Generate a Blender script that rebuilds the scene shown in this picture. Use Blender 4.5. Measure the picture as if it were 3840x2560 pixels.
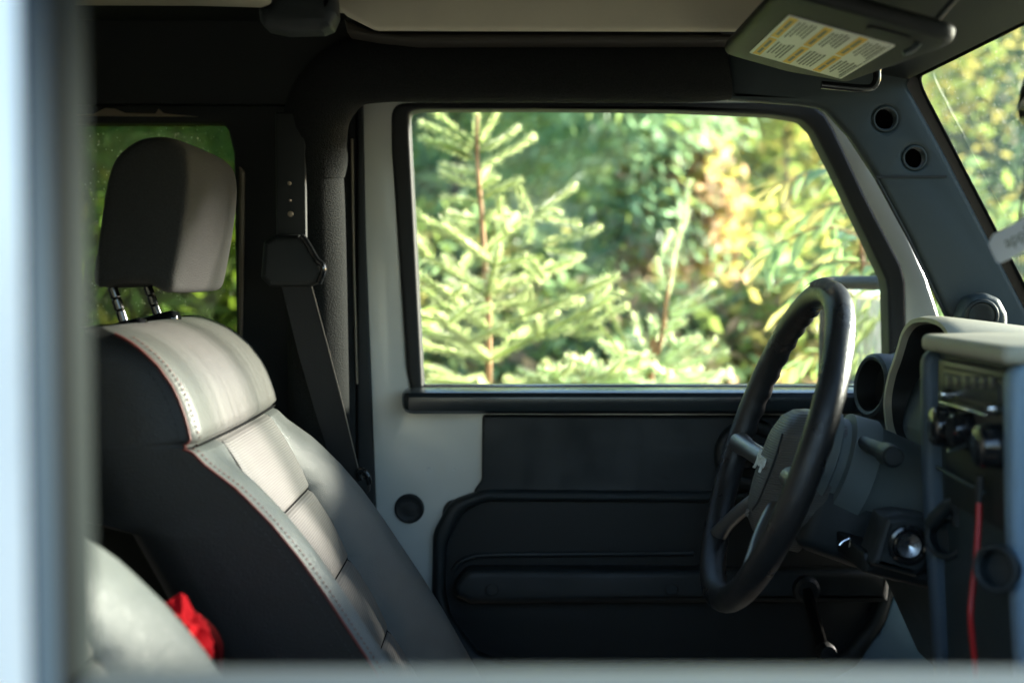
import bpy, bmesh, math, random
from mathutils import Vector, Matrix
R = math.radians
random.seed(7)
scene = bpy.context.scene
for o in list(bpy.data.objects):
    bpy.data.objects.remove(o)

# ------------------------------------------------------------------ camera, sky, sun, exposure
CAM = Vector((0.0, 0.0, 1.413))
PITCH = math.atan(238 / 5000)
FP = 5000.0                       # focal length in pixels of the 3840-wide photograph
cd = bpy.data.cameras.new('camera')
cam = bpy.data.objects.new('camera', cd)
scene.collection.objects.link(cam)
cam.location = CAM
cam.rotation_euler = (R(90) - PITCH, 0, 0)
cd.sensor_width = 36
cd.lens = 36 * FP / 3840
cd.clip_start = 0.02
cd.clip_end = 400
cd.dof.use_dof = True
cd.dof.focus_distance = 1.72
cd.dof.aperture_fstop = 2.8
scene.camera = cam

SUN_EL, SUN_AZ = R(15), R(66)      # azimuth measured from +Y towards +X
sun_dir = Vector((math.sin(SUN_AZ) * math.cos(SUN_EL), math.cos(SUN_AZ) * math.cos(SUN_EL), math.sin(SUN_EL)))
world = bpy.data.worlds.new("World")
scene.world = world
world.use_nodes = True
wn = world.node_tree
sky = wn.nodes.new('ShaderNodeTexSky')
sky.sky_type = 'NISHITA'
sky.sun_disc = False
sky.sun_elevation = SUN_EL
sky.sun_rotation = SUN_AZ
sky.ozone_density = 1.6
sky.dust_density = 0.6
wn.links.new(sky.outputs[0], wn.nodes['Background'].inputs[0])
wn.nodes['Background'].inputs[1].default_value = 0.11
sl = bpy.data.lights.new('sun', 'SUN')
sl.energy = 5.0
sl.angle = R(10)
sl.color = (1.0, 0.93, 0.82)
sun = bpy.data.objects.new('sun', sl)
scene.collection.objects.link(sun)
sun.location = (20, 20, 20)
sun.rotation_euler = sun_dir.to_track_quat('Z', 'Y').to_euler()
scene.view_settings.view_transform = 'Standard'
scene.view_settings.look = 'None'
scene.view_settings.exposure = 3.08
scene.view_settings.gamma = 1
scene.cycles.max_bounces = 12
scene.cycles.diffuse_bounces = 6
scene.cycles.transparent_max_bounces = 16
scene.cycles.caustics_reflective = False
scene.cycles.caustics_refractive = False
try:
    scene.cycles.use_denoising = True
except Exception:
    pass

# ------------------------------------------------------------------ measuring helpers
_f = Vector((0, math.cos(PITCH), -math.sin(PITCH)))
_u = Vector((0, math.sin(PITCH), math.cos(PITCH)))
def ray(u, v):
    return _f + Vector((1, 0, 0)) * ((u - 1920) / FP) + _u * ((1280 - v) / FP)
def P(u, v, y):
    d = ray(u, v)
    return CAM + d * (y / d.y)
def PX(u, v, x):
    d = ray(u, v)
    return CAM + d * (x / d.x)

# ------------------------------------------------------------------ materials
def mat(name, col, rough=0.5, metal=0.0, bump=0.0, bscale=200.0, var=0.0, vscale=8.0, coat=0.0,
        spec=0.5, sheen=0.0, kind='noise', rvar=0.0):
    m = bpy.data.materials.new(name)
    m.use_nodes = True
    nt = m.node_tree
    b = nt.nodes['Principled BSDF']
    b.inputs['Base Color'].default_value = (*col, 1)
    b.inputs['Roughness'].default_value = rough
    b.inputs['Metallic'].default_value = metal
    b.inputs['Specular IOR Level'].default_value = spec
    b.inputs['Coat Weight'].default_value = coat
    b.inputs['Coat Roughness'].default_value = 0.12
    if sheen:
        b.inputs['Sheen Weight'].default_value = sheen
        b.inputs['Sheen Roughness'].default_value = 0.4
    tc = nt.nodes.new('ShaderNodeTexCoord')
    if var or rvar:
        n = nt.nodes.new('ShaderNodeTexNoise')
        n.inputs['Scale'].default_value = vscale
        n.inputs['Detail'].default_value = 6
        nt.links.new(tc.outputs['Object'], n.inputs['Vector'])
        if var:
            r = nt.nodes.new('ShaderNodeMapRange')
            r.inputs[1].default_value = 0.3; r.inputs[2].default_value = 0.7
            r.inputs[3].default_value = 1 - var; r.inputs[4].default_value = 1 + var
            nt.links.new(n.outputs['Fac'], r.inputs[0])
            mx = nt.nodes.new('ShaderNodeMix'); mx.data_type = 'RGBA'; mx.blend_type = 'MULTIPLY'
            mx.inputs[0].default_value = 1
            mx.inputs[6].default_value = (*col, 1)
            nt.links.new(r.outputs[0], mx.inputs[7])
            nt.links.new(mx.outputs[2], b.inputs['Base Color'])
        if rvar:
            r = nt.nodes.new('ShaderNodeMapRange')
            r.inputs[1].default_value = 0.3; r.inputs[2].default_value = 0.7
            r.inputs[3].default_value = max(0.03, rough - rvar); r.inputs[4].default_value = min(1, rough + rvar)
            nt.links.new(n.outputs['Fac'], r.inputs[0])
            nt.links.new(r.outputs[0], b.inputs['Roughness'])
    if bump:
        if kind == 'leather':
            t = nt.nodes.new('ShaderNodeTexVoronoi'); t.feature = 'DISTANCE_TO_EDGE'
            out = t.outputs['Distance']
        elif kind == 'ribs':
            t = nt.nodes.new('ShaderNodeTexWave'); t.wave_type = 'BANDS'; t.bands_direction = 'Z'
            t.inputs['Distortion'].default_value = 0.15
            out = t.outputs['Fac']
        else:
            t = nt.nodes.new('ShaderNodeTexNoise'); t.inputs['Detail'].default_value = 3
            out = t.outputs['Fac']
        t.inputs['Scale'].default_value = bscale
        nt.links.new(tc.outputs['Object'], t.inputs['Vector'])
        bp = nt.nodes.new('ShaderNodeBump')
        bp.inputs['Strength'].default_value = bump
        bp.inputs['Distance'].default_value = 0.002
        nt.links.new(out, bp.inputs['Height'])
        nt.links.new(bp.outputs[0], b.inputs['Normal'])
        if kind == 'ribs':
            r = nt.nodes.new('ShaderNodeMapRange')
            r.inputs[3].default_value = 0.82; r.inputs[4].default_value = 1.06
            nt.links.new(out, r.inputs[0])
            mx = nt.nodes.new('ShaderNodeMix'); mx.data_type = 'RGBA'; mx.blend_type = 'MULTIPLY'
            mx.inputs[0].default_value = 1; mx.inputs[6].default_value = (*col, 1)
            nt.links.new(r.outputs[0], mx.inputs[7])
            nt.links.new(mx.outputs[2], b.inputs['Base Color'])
    return m

def crown_leather():
    m = mat('crown_leather', (0.105, 0.105, 0.097), 0.45, bump=0.3, bscale=420, kind='leather')
    nt = m.node_tree; b = nt.nodes['Principled BSDF']
    tc = nt.nodes.new('ShaderNodeTexCoord'); mp = nt.nodes.new('ShaderNodeMapping')
    mp.inputs['Scale'].default_value = (9, 70, 9)
    nt.links.new(tc.outputs['Object'], mp.inputs[0])
    n = nt.nodes.new('ShaderNodeTexNoise'); n.inputs['Scale'].default_value = 1.0; n.inputs['Detail'].default_value = 5
    nt.links.new(mp.outputs[0], n.inputs['Vector'])
    r = nt.nodes.new('ShaderNodeMapRange')
    r.inputs[1].default_value = 0.35; r.inputs[2].default_value = 0.65; r.inputs[3].default_value = 0.40; r.inputs[4].default_value = 0.48
    nt.links.new(n.outputs['Fac'], r.inputs[0]); nt.links.new(r.outputs[0], b.inputs['Roughness'])
    r2 = nt.nodes.new('ShaderNodeMapRange')
    r2.inputs[1].default_value = 0.3; r2.inputs[2].default_value = 0.7; r2.inputs[3].default_value = 0.97; r2.inputs[4].default_value = 1.02
    nt.links.new(n.outputs['Fac'], r2.inputs[0])
    mx = nt.nodes.new('ShaderNodeMix'); mx.data_type = 'RGBA'; mx.blend_type = 'MULTIPLY'
    mx.inputs[0].default_value = 1; mx.inputs[6].default_value = (0.105, 0.105, 0.097, 1)
    nt.links.new(r2.outputs[0], mx.inputs[7]); nt.links.new(mx.outputs[2], b.inputs['Base Color'])
    return m

def foliage(name, col, trans, rough=0.5, var=0.35, vscale=9.0, tmix=0.5):
    m = bpy.data.materials.new(name)
    m.use_nodes = True
    nt = m.node_tree
    b = nt.nodes['Principled BSDF']
    out = nt.nodes['Material Output']
    tc = nt.nodes.new('ShaderNodeTexCoord')
    n = nt.nodes.new('ShaderNodeTexNoise'); n.inputs['Scale'].default_value = vscale; n.inputs['Detail'].default_value = 4
    nt.links.new(tc.outputs['Object'], n.inputs['Vector'])
    r = nt.nodes.new('ShaderNodeMapRange')
    r.inputs[1].default_value = 0.3; r.inputs[2].default_value = 0.7
    r.inputs[3].default_value = 1 - var; r.inputs[4].default_value = 1 + var
    nt.links.new(n.outputs['Fac'], r.inputs[0])
    def mul(c):
        mx = nt.nodes.new('ShaderNodeMix'); mx.data_type = 'RGBA'; mx.blend_type = 'MULTIPLY'
        mx.inputs[0].default_value = 1; mx.inputs[6].default_value = (*c, 1)
        nt.links.new(r.outputs[0], mx.inputs[7])
        return mx.outputs[2]
    nt.links.new(mul(col), b.inputs['Base Color'])
    b.inputs['Roughness'].default_value = rough
    t = nt.nodes.new('ShaderNodeBsdfTranslucent')
    nt.links.new(mul(trans), t.inputs['Color'])
    ms = nt.nodes.new('ShaderNodeMixShader'); ms.inputs[0].default_value = tmix
    nt.links.new(b.outputs[0], ms.inputs[1]); nt.links.new(t.outputs[0], ms.inputs[2])
    nt.links.new(ms.outputs[0], out.inputs['Surface'])
    return m

def glass(name, tint, refl=0.08, dust=0.0):
    m = bpy.data.materials.new(name)
    m.use_nodes = True
    nt = m.node_tree
    nt.nodes.remove(nt.nodes['Principled BSDF'])
    out = nt.nodes['Material Output']
    tr = nt.nodes.new('ShaderNodeBsdfTransparent'); tr.inputs[0].default_value = (*tint, 1)
    gl = nt.nodes.new('ShaderNodeBsdfGlossy'); gl.inputs['Roughness'].default_value = 0.02
    fr = nt.nodes.new('ShaderNodeFresnel'); fr.inputs[0].default_value = 1.45
    mm = nt.nodes.new('ShaderNodeMath'); mm.operation = 'MULTIPLY'; mm.inputs[1].default_value = refl / 0.04 * 0.5
    nt.links.new(fr.outputs[0], mm.inputs[0])
    mx = nt.nodes.new('ShaderNodeMixShader')
    nt.links.new(mm.outputs[0], mx.inputs[0])
    nt.links.new(tr.outputs[0], mx.inputs[1]); nt.links.new(gl.outputs[0], mx.inputs[2])
    last = mx.outputs[0]
    if dust:
        tc = nt.nodes.new('ShaderNodeTexCoord')
        vo = nt.nodes.new('ShaderNodeTexVoronoi'); vo.inputs['Scale'].default_value = 240
        nt.links.new(tc.outputs['Object'], vo.inputs['Vector'])
        lt = nt.nodes.new('ShaderNodeMapRange')
        lt.inputs[1].default_value = 0.30; lt.inputs[2].default_value = 0.15
        lt.inputs[3].default_value = 0; lt.inputs[4].default_value = 0.28
        nt.links.new(vo.outputs['Distance'], lt.inputs[0])
        sel = nt.nodes.new('ShaderNodeSeparateColor'); nt.links.new(vo.outputs['Color'], sel.inputs[0])
        gt = nt.nodes.new('ShaderNodeMath'); gt.operation = 'GREATER_THAN'; gt.inputs[1].default_value = 0.86
        nt.links.new(sel.outputs[0], gt.inputs[0])
        mu = nt.nodes.new('ShaderNodeMath'); mu.operation = 'MULTIPLY'
        nt.links.new(lt.outputs[0], mu.inputs[0]); nt.links.new(gt.outputs[0], mu.inputs[1])
        mp = nt.nodes.new('ShaderNodeMapping'); mp.inputs['Scale'].default_value = (2, 38, 2)
        mp.inputs['Rotation'].default_value = (0.5, 0, 0)
        nt.links.new(tc.outputs['Object'], mp.inputs[0])
        ns = nt.nodes.new('ShaderNodeTexNoise'); ns.inputs['Scale'].default_value = 2.2; ns.inputs['Detail'].default_value = 5
        nt.links.new(mp.outputs[0], ns.inputs['Vector'])
        st = nt.nodes.new('ShaderNodeMapRange')
        st.inputs[1].default_value = 0.45; st.inputs[2].default_value = 0.8
        st.inputs[3].default_value = dust * 0.35; st.inputs[4].default_value = dust
        nt.links.new(ns.outputs['Fac'], st.inputs[0])
        ad = nt.nodes.new('ShaderNodeMath'); ad.operation = 'ADD'; ad.use_clamp = True
        nt.links.new(mu.outputs[0], ad.inputs[0]); nt.links.new(st.outputs[0], ad.inputs[1])
        df = nt.nodes.new('ShaderNodeBsdfDiffuse'); df.inputs[0].default_value = (0.75, 0.8, 0.75, 1)
        tl = nt.nodes.new('ShaderNodeBsdfTranslucent'); tl.inputs[0].default_value = (0.75, 0.8, 0.75, 1)
        dm = nt.nodes.new('ShaderNodeMixShader'); dm.inputs[0].default_value = 0.5
        nt.links.new(df.outputs[0], dm.inputs[1]); nt.links.new(tl.outputs[0], dm.inputs[2])
        m2 = nt.nodes.new('ShaderNodeMixShader')
        nt.links.new(ad.outputs[0], m2.inputs[0]); nt.links.new(last, m2.inputs[1]); nt.links.new(dm.outputs[0], m2.inputs[2])
        last = m2.outputs[0]
    nt.links.new(last, out.inputs['Surface'])
    return m

M = dict(
    paint=mat('white_paint', (0.74, 0.75, 0.69), 0.22, bump=0.02, bscale=350, var=0.05, vscale=6, coat=0.5),
    plastic=mat('black_plastic', (0.010, 0.0150, 0.0165), 0.5, bump=0.25, bscale=1500, var=0.1, vscale=15, rvar=0.14),
    plastic_lo=mat('dark_plastic', (0.006, 0.0085, 0.0085), 0.55, bump=0.25, bscale=1500, var=0.1, vscale=15),
    grey=mat('grey_plastic', (0.027, 0.041, 0.045), 0.48, bump=0.3, bscale=1200, var=0.08, vscale=12, rvar=0.05),
    dashtop=mat('dash_skin', (0.40, 0.38, 0.29), 0.45, bump=0.3, bscale=900, var=0.06, vscale=12),
    rail=mat('rail_plastic', (0.02, 0.027, 0.03), 0.24, bump=0.1, bscale=1500, var=0.1, vscale=15, coat=0.35),
    rubber=mat('black_rubber', (0.012, 0.014, 0.014), 0.6, var=0.15, vscale=20),
    skyrubber=mat('sky_blue_rubber', (0.005, 0.016, 0.031), 0.8, spec=0.2),  # black rubber; the sky's blue reflection is put into its colour
    pitch=mat('window_channel_felt', (0.0035, 0.004, 0.004), 0.9, spec=0.1),
    softgrey=mat('window_seal_lip', (0.005, 0.009, 0.0095), 0.8, spec=0.2),
    sillgrey=mat('door_cap_grey', (0.15, 0.17, 0.17), 0.45, var=0.08, vscale=4),
    skygrey=mat('sky_tinted_plastic', (0.055, 0.085, 0.115), 0.45, bump=0.25, bscale=1200, var=0.08, vscale=10),  # grey plastic tinted blue to stand for skylight on the console rim
    gloss=mat('glossy_black', (0.01, 0.011, 0.012), 0.12, coat=0.4),
    leather=mat('sunlit_leather', (0.105, 0.114, 0.108), 0.47, bump=0.35, bscale=420, var=0.10, vscale=22, kind='leather', rvar=0.08),  # seat leather brightened in its colour so the front looks sunlit
    leather_shade=mat('shaded_side_leather', (0.014, 0.0145, 0.014), 0.5, bump=0.3, bscale=420, var=0.08, vscale=14, kind='leather'),  # same seat leather darkened in its colour for the shaded sides
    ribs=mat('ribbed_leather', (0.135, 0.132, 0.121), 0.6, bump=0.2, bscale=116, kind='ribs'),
    crown=crown_leather(),
    cloth=mat('headrest_cloth', (0.037, 0.037, 0.035), 0.9, bump=0.8, bscale=520, var=0.2, vscale=480, spec=0.3),
    pad=mat('padded_fabric', (0.013, 0.0145, 0.014), 0.9, bump=0.9, bscale=500, var=0.35, vscale=420, spec=0.25),
    webbing=mat('belt_webbing', (0.014, 0.014, 0.014), 0.7, bump=0.3, bscale=900),
    beige=mat('roof_liner', (0.74, 0.68, 0.53), 0.75, bump=0.2, bscale=300, var=0.10, vscale=5),
    steel=mat('brushed_steel', (0.55, 0.57, 0.6), 0.28, metal=1.0, rvar=0.05, vscale=60),
    chrome=mat('polished_metal', (0.6, 0.6, 0.6), 0.15, metal=1.0),
    tan=mat('tan_strip', (0.30, 0.24, 0.17), 0.5, var=0.1),
    piping=mat('wine_piping', (0.16, 0.035, 0.028), 0.6),
    thread=mat('seat_thread', (0.25, 0.22, 0.19), 0.6),
    sticker=mat('sticker_paper', (0.84, 0.86, 0.78), 0.35, var=0.04, vscale=15),
    yellow=mat('sticker_yellow', (0.85, 0.50, 0.004), 0.4),
    ink=mat('sticker_ink', (0.16, 0.18, 0.14), 0.5),
    red=mat('red_cord_skin', (0.45, 0.02, 0.02), 0.4),
    satin=mat('satin_metal', (0.22, 0.22, 0.215), 0.38, metal=0.8),
    darkred=mat('dark_red_webbing', (0.09, 0.002, 0.003), 0.9, spec=0.1, bump=0.4, bscale=500),
    gunmetal=mat('dark_post_metal', (0.16, 0.16, 0.16), 0.25, metal=1.0),
    brown=mat('roof_edge_trim', (0.035, 0.029, 0.021), 0.7),
    colgrey=mat('column_grey', (0.13, 0.155, 0.155), 0.5, bump=0.35, bscale=1200, var=0.08, vscale=10),
    cheek=mat('sky_lit_plastic', (0.18, 0.27, 0.35), 0.45, bump=0.25, bscale=1200, var=0.08, vscale=10),  # grey plastic with bright blue skylight put into its base colour
    redcloth=mat('red_cloth', (0.55, 0.006, 0.012), 0.9, spec=0.15, bump=0.3, bscale=300, var=0.2, vscale=10),
    tag=mat('tag_card', (0.62, 0.64, 0.66), 0.5, var=0.05),
    radio=mat('radio_face', (0.055, 0.05, 0.04), 0.35, var=0.15, vscale=30),
    mirror=mat('mirror_silver', (0.9, 0.92, 0.9), 0.02, metal=1.0),
    wheel=mat('wheel_leather', (0.022, 0.022, 0.022), 0.33, bump=0.3, bscale=500, kind='leather', rvar=0.1, vscale=25),
    worn=mat('worn_leather', (0.17, 0.15, 0.13), 0.75, bump=0.7, bscale=250, var=0.4, vscale=90),
    hub=mat('hub_plastic', (0.095, 0.092, 0.083), 0.5, bump=0.35, bscale=110, kind='ribs'),
    ground=mat('forest_floor', (0.13, 0.11, 0.085), 0.95, bump=0.6, bscale=20, var=0.5, vscale=3),
    bark=mat('young_bark', (0.27, 0.14, 0.06), 0.8, var=0.3, vscale=30),
    barkdark=mat('dark_bark', (0.07, 0.06, 0.05), 0.9, var=0.3, vscale=10),
    glass=glass('clear_glass', (0.95, 0.98, 0.95), 0.05),
    tint=glass('tinted_glass', (0.36, 0.40, 0.24), 0.05, dust=0.02),
    screen=glass('windscreen_glass', (0.68, 0.71, 0.69), 0.015, dust=0.0065),
)

# ------------------------------------------------------------------ mesh helpers
def finish(name, me, m, parent=None, ang=35, origin=None, world_pos={}):
    """link a mesh given in world coordinates as one object under parent"""
    if not isinstance(m, (list, tuple)):
        m = [m]
    for x in m:
        me.materials.append(x)
    for p in me.polygons:
        p.use_smooth = True
    try:
        me.set_sharp_from_angle(angle=R(ang))
    except Exception:
        pass
    me.name = name
    if origin is None and len(me.vertices):
        n = len(me.vertices)
        lo = Vector([min(v.co[i] for v in me.vertices) for i in range(3)])
        hi = Vector([max(v.co[i] for v in me.vertices) for i in range(3)])
        origin = (lo + hi) / 2
    origin = Vector(origin)
    me.transform(Matrix.Translation(-origin))
    o = bpy.data.objects.new(name, me)
    scene.collection.objects.link(o)
    if parent is not None:
        o.parent = parent
        o.location = origin - Vector(parent['_w'])
    else:
        o.location = origin
    o['_w'] = tuple(origin)
    return o

def empty(name, loc, parent=None):
    o = bpy.data.objects.new(name, None)
    o.empty_display_size = 0.1
    scene.collection.objects.link(o)
    loc = Vector(loc)
    o['_w'] = tuple(loc)
    if parent is not None:
        o.parent = parent
        o.location = loc - Vector(parent['_w'])
    else:
        o.location = loc
    return o

def tag(o, label=None, cat=None, group=None, kind=None):
    if label: o['label'] = label
    if cat: o['category'] = cat
    if group: o['group'] = group
    if kind: o['kind'] = kind
    return o

def bm_mesh(bm):
    me = bpy.data.meshes.new('m')
    bm.normal_update()
    bm.to_mesh(me)
    bm.free()
    return me

def join(meshes):
    bm = bmesh.new()
    for me in meshes:
        bm.from_mesh(me)
        bpy.data.meshes.remove(me)
    return bm_mesh(bm)

def rnd(pts, r, n=6):
    """round the corners of a closed polygon; r is one radius or one per corner"""
    out = []
    N = len(pts)
    for i in range(N):
        p0, p1, p2 = Vector(pts[i - 1][:2]), Vector(pts[i][:2]), Vector(pts[(i + 1) % N][:2])
        rr = r[i] if isinstance(r, (list, tuple)) else r
        a, b = p0 - p1, p2 - p1
        la, lb = a.length, b.length
        if rr <= 0 or la < 1e-9 or lb < 1e-9:
            out.append(tuple(p1)); continue
        a /= la; b /= lb
        ca = max(-1, min(1, a.dot(b)))
        th = math.acos(ca)
        if th > R(172):
            out.append(tuple(p1)); continue
        d = min(rr / math.tan(th / 2), la * 0.48, lb * 0.48)
        s, e = p1 + a * d, p1 + b * d
        for k in range(n + 1):
            t = k / n
            q = s * (1 - t) ** 2 + p1 * 2 * t * (1 - t) + e * t * t
            out.append(tuple(q))
    return out

def spline(pts, n=8, closed=False):
    """Catmull-Rom through points of any dimension"""
    pts = [Vector(p) for p in pts]
    N = len(pts)
    out = []
    rng = range(N) if closed else range(N - 1)
    for i in rng:
        p1, p2 = pts[i], pts[(i + 1) % N]
        p0 = pts[i - 1] if (closed or i > 0) else p1 * 2 - p2
        p3 = pts[(i + 2) % N] if (closed or i + 2 < N) else p2 * 2 - p1
        for k in range(n):
            t = k / n
            out.append(0.5 * ((2 * p1) + (p2 - p0) * t + (2 * p0 - 5 * p1 + 4 * p2 - p3) * t * t + (3 * p1 - p0 - 3 * p2 + p3) * t ** 3))
    if not closed:
        out.append(pts[-1])
    return out

def flat(loops, th, bev=0.0, bres=3):
    """filled outline with holes, thickness th below local z=0, rounded rims"""
    cu = bpy.data.curves.new('c', 'CURVE')
    cu.dimensions = '2D'
    cu.fill_mode = 'BOTH'
    bev = min(bev, th / 2 - 1e-5)
    cu.extrude = max(th / 2 - bev, 1e-5)
    cu.bevel_depth = bev
    cu.bevel_resolution = bres
    cu.offset = -bev
    for lp in loops:
        s = cu.splines.new('POLY')
        s.points.add(len(lp) - 1)
        for i, p in enumerate(lp):
            s.points[i].co = (p[0], p[1], 0, 1)
        s.use_cyclic_u = True
    ob = bpy.data.objects.new('c', cu)
    scene.collection.objects.link(ob)
    dg = bpy.context.evaluated_depsgraph_get()
    me = bpy.data.meshes.new_from_object(ob.evaluated_get(dg))
    bpy.data.objects.remove(ob)
    bpy.data.curves.remove(cu)
    me.materials.clear()
    me.transform(Matrix.Translation((0, 0, -th / 2)))
    bm = bmesh.new(); bm.from_mesh(me)
    bmesh.ops.remove_doubles(bm, verts=bm.verts, dist=1e-5)
    bmesh.ops.recalc_face_normals(bm, faces=bm.faces)
    bm.to_mesh(me); bm.free()
    return me

MY = lambda y0: Matrix(((1, 0, 0, 0), (0, 0, -1, y0), (0, 1, 0, 0), (0, 0, 0, 1)))   # faces the near side
def frame(o, ex, ey):
    ex = Vector(ex).normalized(); ey = Vector(ey)
    ez = ex.cross(ey).normalized(); ey = ez.cross(ex)
    m = Matrix.Identity(4)
    for i in range(3):
        m[i][0], m[i][1], m[i][2], m[i][3] = ex[i], ey[i], ez[i], o[i]
    return m

def slab_me(loops, y0, th, bev):
    L = []
    for lp in loops:
        L.append([(P(p[0], p[1], y0).x, P(p[0], p[1], y0).z) for p in lp])
    me = flat(L, th, bev)
    me.transform(MY(y0))
    return me
def slab(name, loops, y0, th, bev, m, parent):
    return finish(name, slab_me(loops, y0, th, bev), m, parent)

def tube_me(path, rad, seg=14, cap=True, flatten=None):
    path = [Vector(p) for p in path]
    n = len(path)
    rr = rad if isinstance(rad, (list, tuple)) else [rad] * n
    bm = bmesh.new()
    rings = []
    up = None
    for i, p in enumerate(path):
        t = (path[min(i + 1, n - 1)] - path[max(i - 1, 0)]).normalized()
        if up is None:
            up = Vector((0, 0, 1)) if abs(t.z) < 0.9 else Vector((0, 1, 0))
        s = t.cross(up).normalized()
        up = s.cross(t).normalized()
        ring = []
        for k in range(seg):
            a = 2 * math.pi * k / seg
            ring.append(bm.verts.new(p + (s * math.cos(a) + up * math.sin(a)) * rr[i]))
        rings.append(ring)
    for i in range(n - 1):
        for k in range(seg):
            bm.faces.new((rings[i][k], rings[i][(k + 1) % seg], rings[i + 1][(k + 1) % seg], rings[i + 1][k]))
    if cap:
        bm.faces.new(list(reversed(rings[0]))); bm.faces.new(rings[-1])
    bmesh.ops.recalc_face_normals(bm, faces=bm.faces)
    return bm_mesh(bm)
def tube(name, path, rad, m, parent, seg=14):
    return finish(name, tube_me(path, rad, seg), m, parent)

def lathe_me(o, axis, prof, seg=40, caps=True):
    """prof: list of (distance along axis, radius)"""
    o = Vector(o); ax = Vector(axis).normalized()
    s = ax.orthogonal().normalized(); t = ax.cross(s)
    bm = bmesh.new()
    rings = []
    for d, r in prof:
        if r < 1e-6:
            rings.append([bm.verts.new(o + ax * d)])
        else:
            rings.append([bm.verts.new(o + ax * d + (s * math.cos(2 * math.pi * k / seg) + t * math.sin(2 * math.pi * k / seg)) * r) for k in range(seg)])
    for a, b in zip(rings, rings[1:]):
        for k in range(seg):
            k2 = (k + 1) % seg
            if len(a) == 1 and len(b) == 1: continue
            if len(a) == 1: bm.faces.new((a[0], b[k], b[k2]))
            elif len(b) == 1: bm.faces.new((a[k], a[k2], b[0]))
            else: bm.faces.new((a[k], a[k2], b[k2], b[k]))
    for r in (rings[0], rings[-1]):
        if caps and len(r) > 1:
            bm.faces.new(r)
    bmesh.ops.recalc_face_normals(bm, faces=bm.faces)
    return bm_mesh(bm)
def lathe(name, o, axis, prof, m, parent, seg=40, caps=True):
    return finish(name, lathe_me(o, axis, prof, seg, caps), m, parent)

def torus_me(o, axis, Rr, r, seg=48, s2=14):
    o = Vector(o); ax = Vector(axis).normalized()
    s = ax.orthogonal().normalized(); t = ax.cross(s)
    bm = bmesh.new()
    rings = []
    for i in range(seg):
        a = 2 * math.pi * i / seg
        e = s * math.cos(a) + t * math.sin(a)
        rings.append([bm.verts.new(o + e * (Rr + r * math.cos(2 * math.pi * k / s2)) + ax * r * math.sin(2 * math.pi * k / s2)) for k in range(s2)])
    for i in range(seg):
        for k in range(s2):
            bm.faces.new((rings[i][k], rings[(i + 1) % seg][k], rings[(i + 1) % seg][(k + 1) % s2], rings[i][(k + 1) % s2]))
    bmesh.ops.recalc_face_normals(bm, faces=bm.faces)
    return bm_mesh(bm)

def box_me(lo, hi, bev=0.0, seg=3, mtx=None):
    bm = bmesh.new()
    bmesh.ops.create_cube(bm, size=1)
    lo, hi = Vector(lo), Vector(hi)
    for v in bm.verts:
        v.co = Vector([(lo[i] + hi[i]) / 2 + v.co[i] * (hi[i] - lo[i]) for i in range(3)])
    if bev:
        bmesh.ops.bevel(bm, geom=bm.edges[:], offset=bev, segments=seg, affect='EDGES', profile=0.5)
    me = bm_mesh(bm)
    if mtx is not None:
        me.transform(mtx)
    return me
def box(name, lo, hi, bev, m, parent, mtx=None):
    return finish(name, box_me(lo, hi, bev, mtx=mtx), m, parent)

def loft_me(loops, cap=True):
    bm = bmesh.new()
    rings = [[bm.verts.new(p) for p in lp] for lp in loops]
    n = len(rings[0])
    for a, b in zip(rings, rings[1:]):
        for k in range(n):
            bm.faces.new((a[k], a[(k + 1) % n], b[(k + 1) % n], b[k]))
    if cap:
        bm.faces.new(list(reversed(rings[0]))); bm.faces.new(rings[-1])
    bmesh.ops.recalc_face_normals(bm, faces=bm.faces)
    return bm_mesh(bm)

def text_me(body, size, th):
    cu = bpy.data.curves.new('t', 'FONT')
    cu.body = body; cu.size = size; cu.extrude = th / 2; cu.align_x = 'CENTER'; cu.align_y = 'CENTER'
    ob = bpy.data.objects.new('t', cu)
    scene.collection.objects.link(ob)
    dg = bpy.context.evaluated_depsgraph_get()
    me = bpy.data.meshes.new_from_object(ob.evaluated_get(dg))
    bpy.data.objects.remove(ob); bpy.data.curves.remove(cu)
    me.materials.clear()
    return me

# ------------------------------------------------------------------ ground
bm = bmesh.new()
for v in [(-150, -150), (150, -150), (150, 150), (-150, 150)]:
    bm.verts.new((v[0], v[1], 0))
bm.faces.new(bm.verts)
g = finish('ground', bm_mesh(bm), M['ground'], None, origin=(0, 0, 0))
tag(g, 'brown forest floor of earth and dry litter under the car and trees', 'ground', kind='structure')

# ------------------------------------------------------------------ the car
car = empty('off_road_car', (0.0, 1.27, 0.0))
tag(car, 'white boxy off-road car seen through its open side window, dark interior', 'car')
YD = 2.0                                     # inner skin of the far door

# window opening of the far door, photo pixels
OPEN = [(1533, 418), (1575, 409), (2000, 408), (2500, 412), (2900, 430), (3010, 448), (3052, 490), (3130, 640), (3230, 850),
        (3322, 1045), (3330, 1090), (3338, 1445), (1586, 1447)]
OPEN_R = rnd(OPEN, [60, 0, 0, 0, 0, 50, 40, 0, 0, 30, 0, 8, 8])
door = empty('door', P(2400, 1600, YD + 0.03), car)
tag(door, 'white driver door with black trim and window facing the trees')
outer = rnd([(1346, 330), (3130, 330), (3205, 420), (3440, 960), (3475, 1040), (3560, 1300), (3600, 2750), (1800, 2750), (1440, 2400), (1400, 1850), (1352, 700)],
            [20, 60, 60, 60, 40, 30, 10, 10, 200, 0, 0])
hole = rnd([(1478, 396), (3030, 396), (3085, 432), (3120, 495), (3242, 756), (3370, 1003), (3388, 1065), (3394, 1475), (1545, 1475), (1525, 1380), (1480, 560)],
           [60, 30, 40, 30, 0, 50, 20, 10, 10, 30, 30])
slab('door_shell', [outer, hole], YD, 0.05, 0.006, M['paint'], door)
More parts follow.
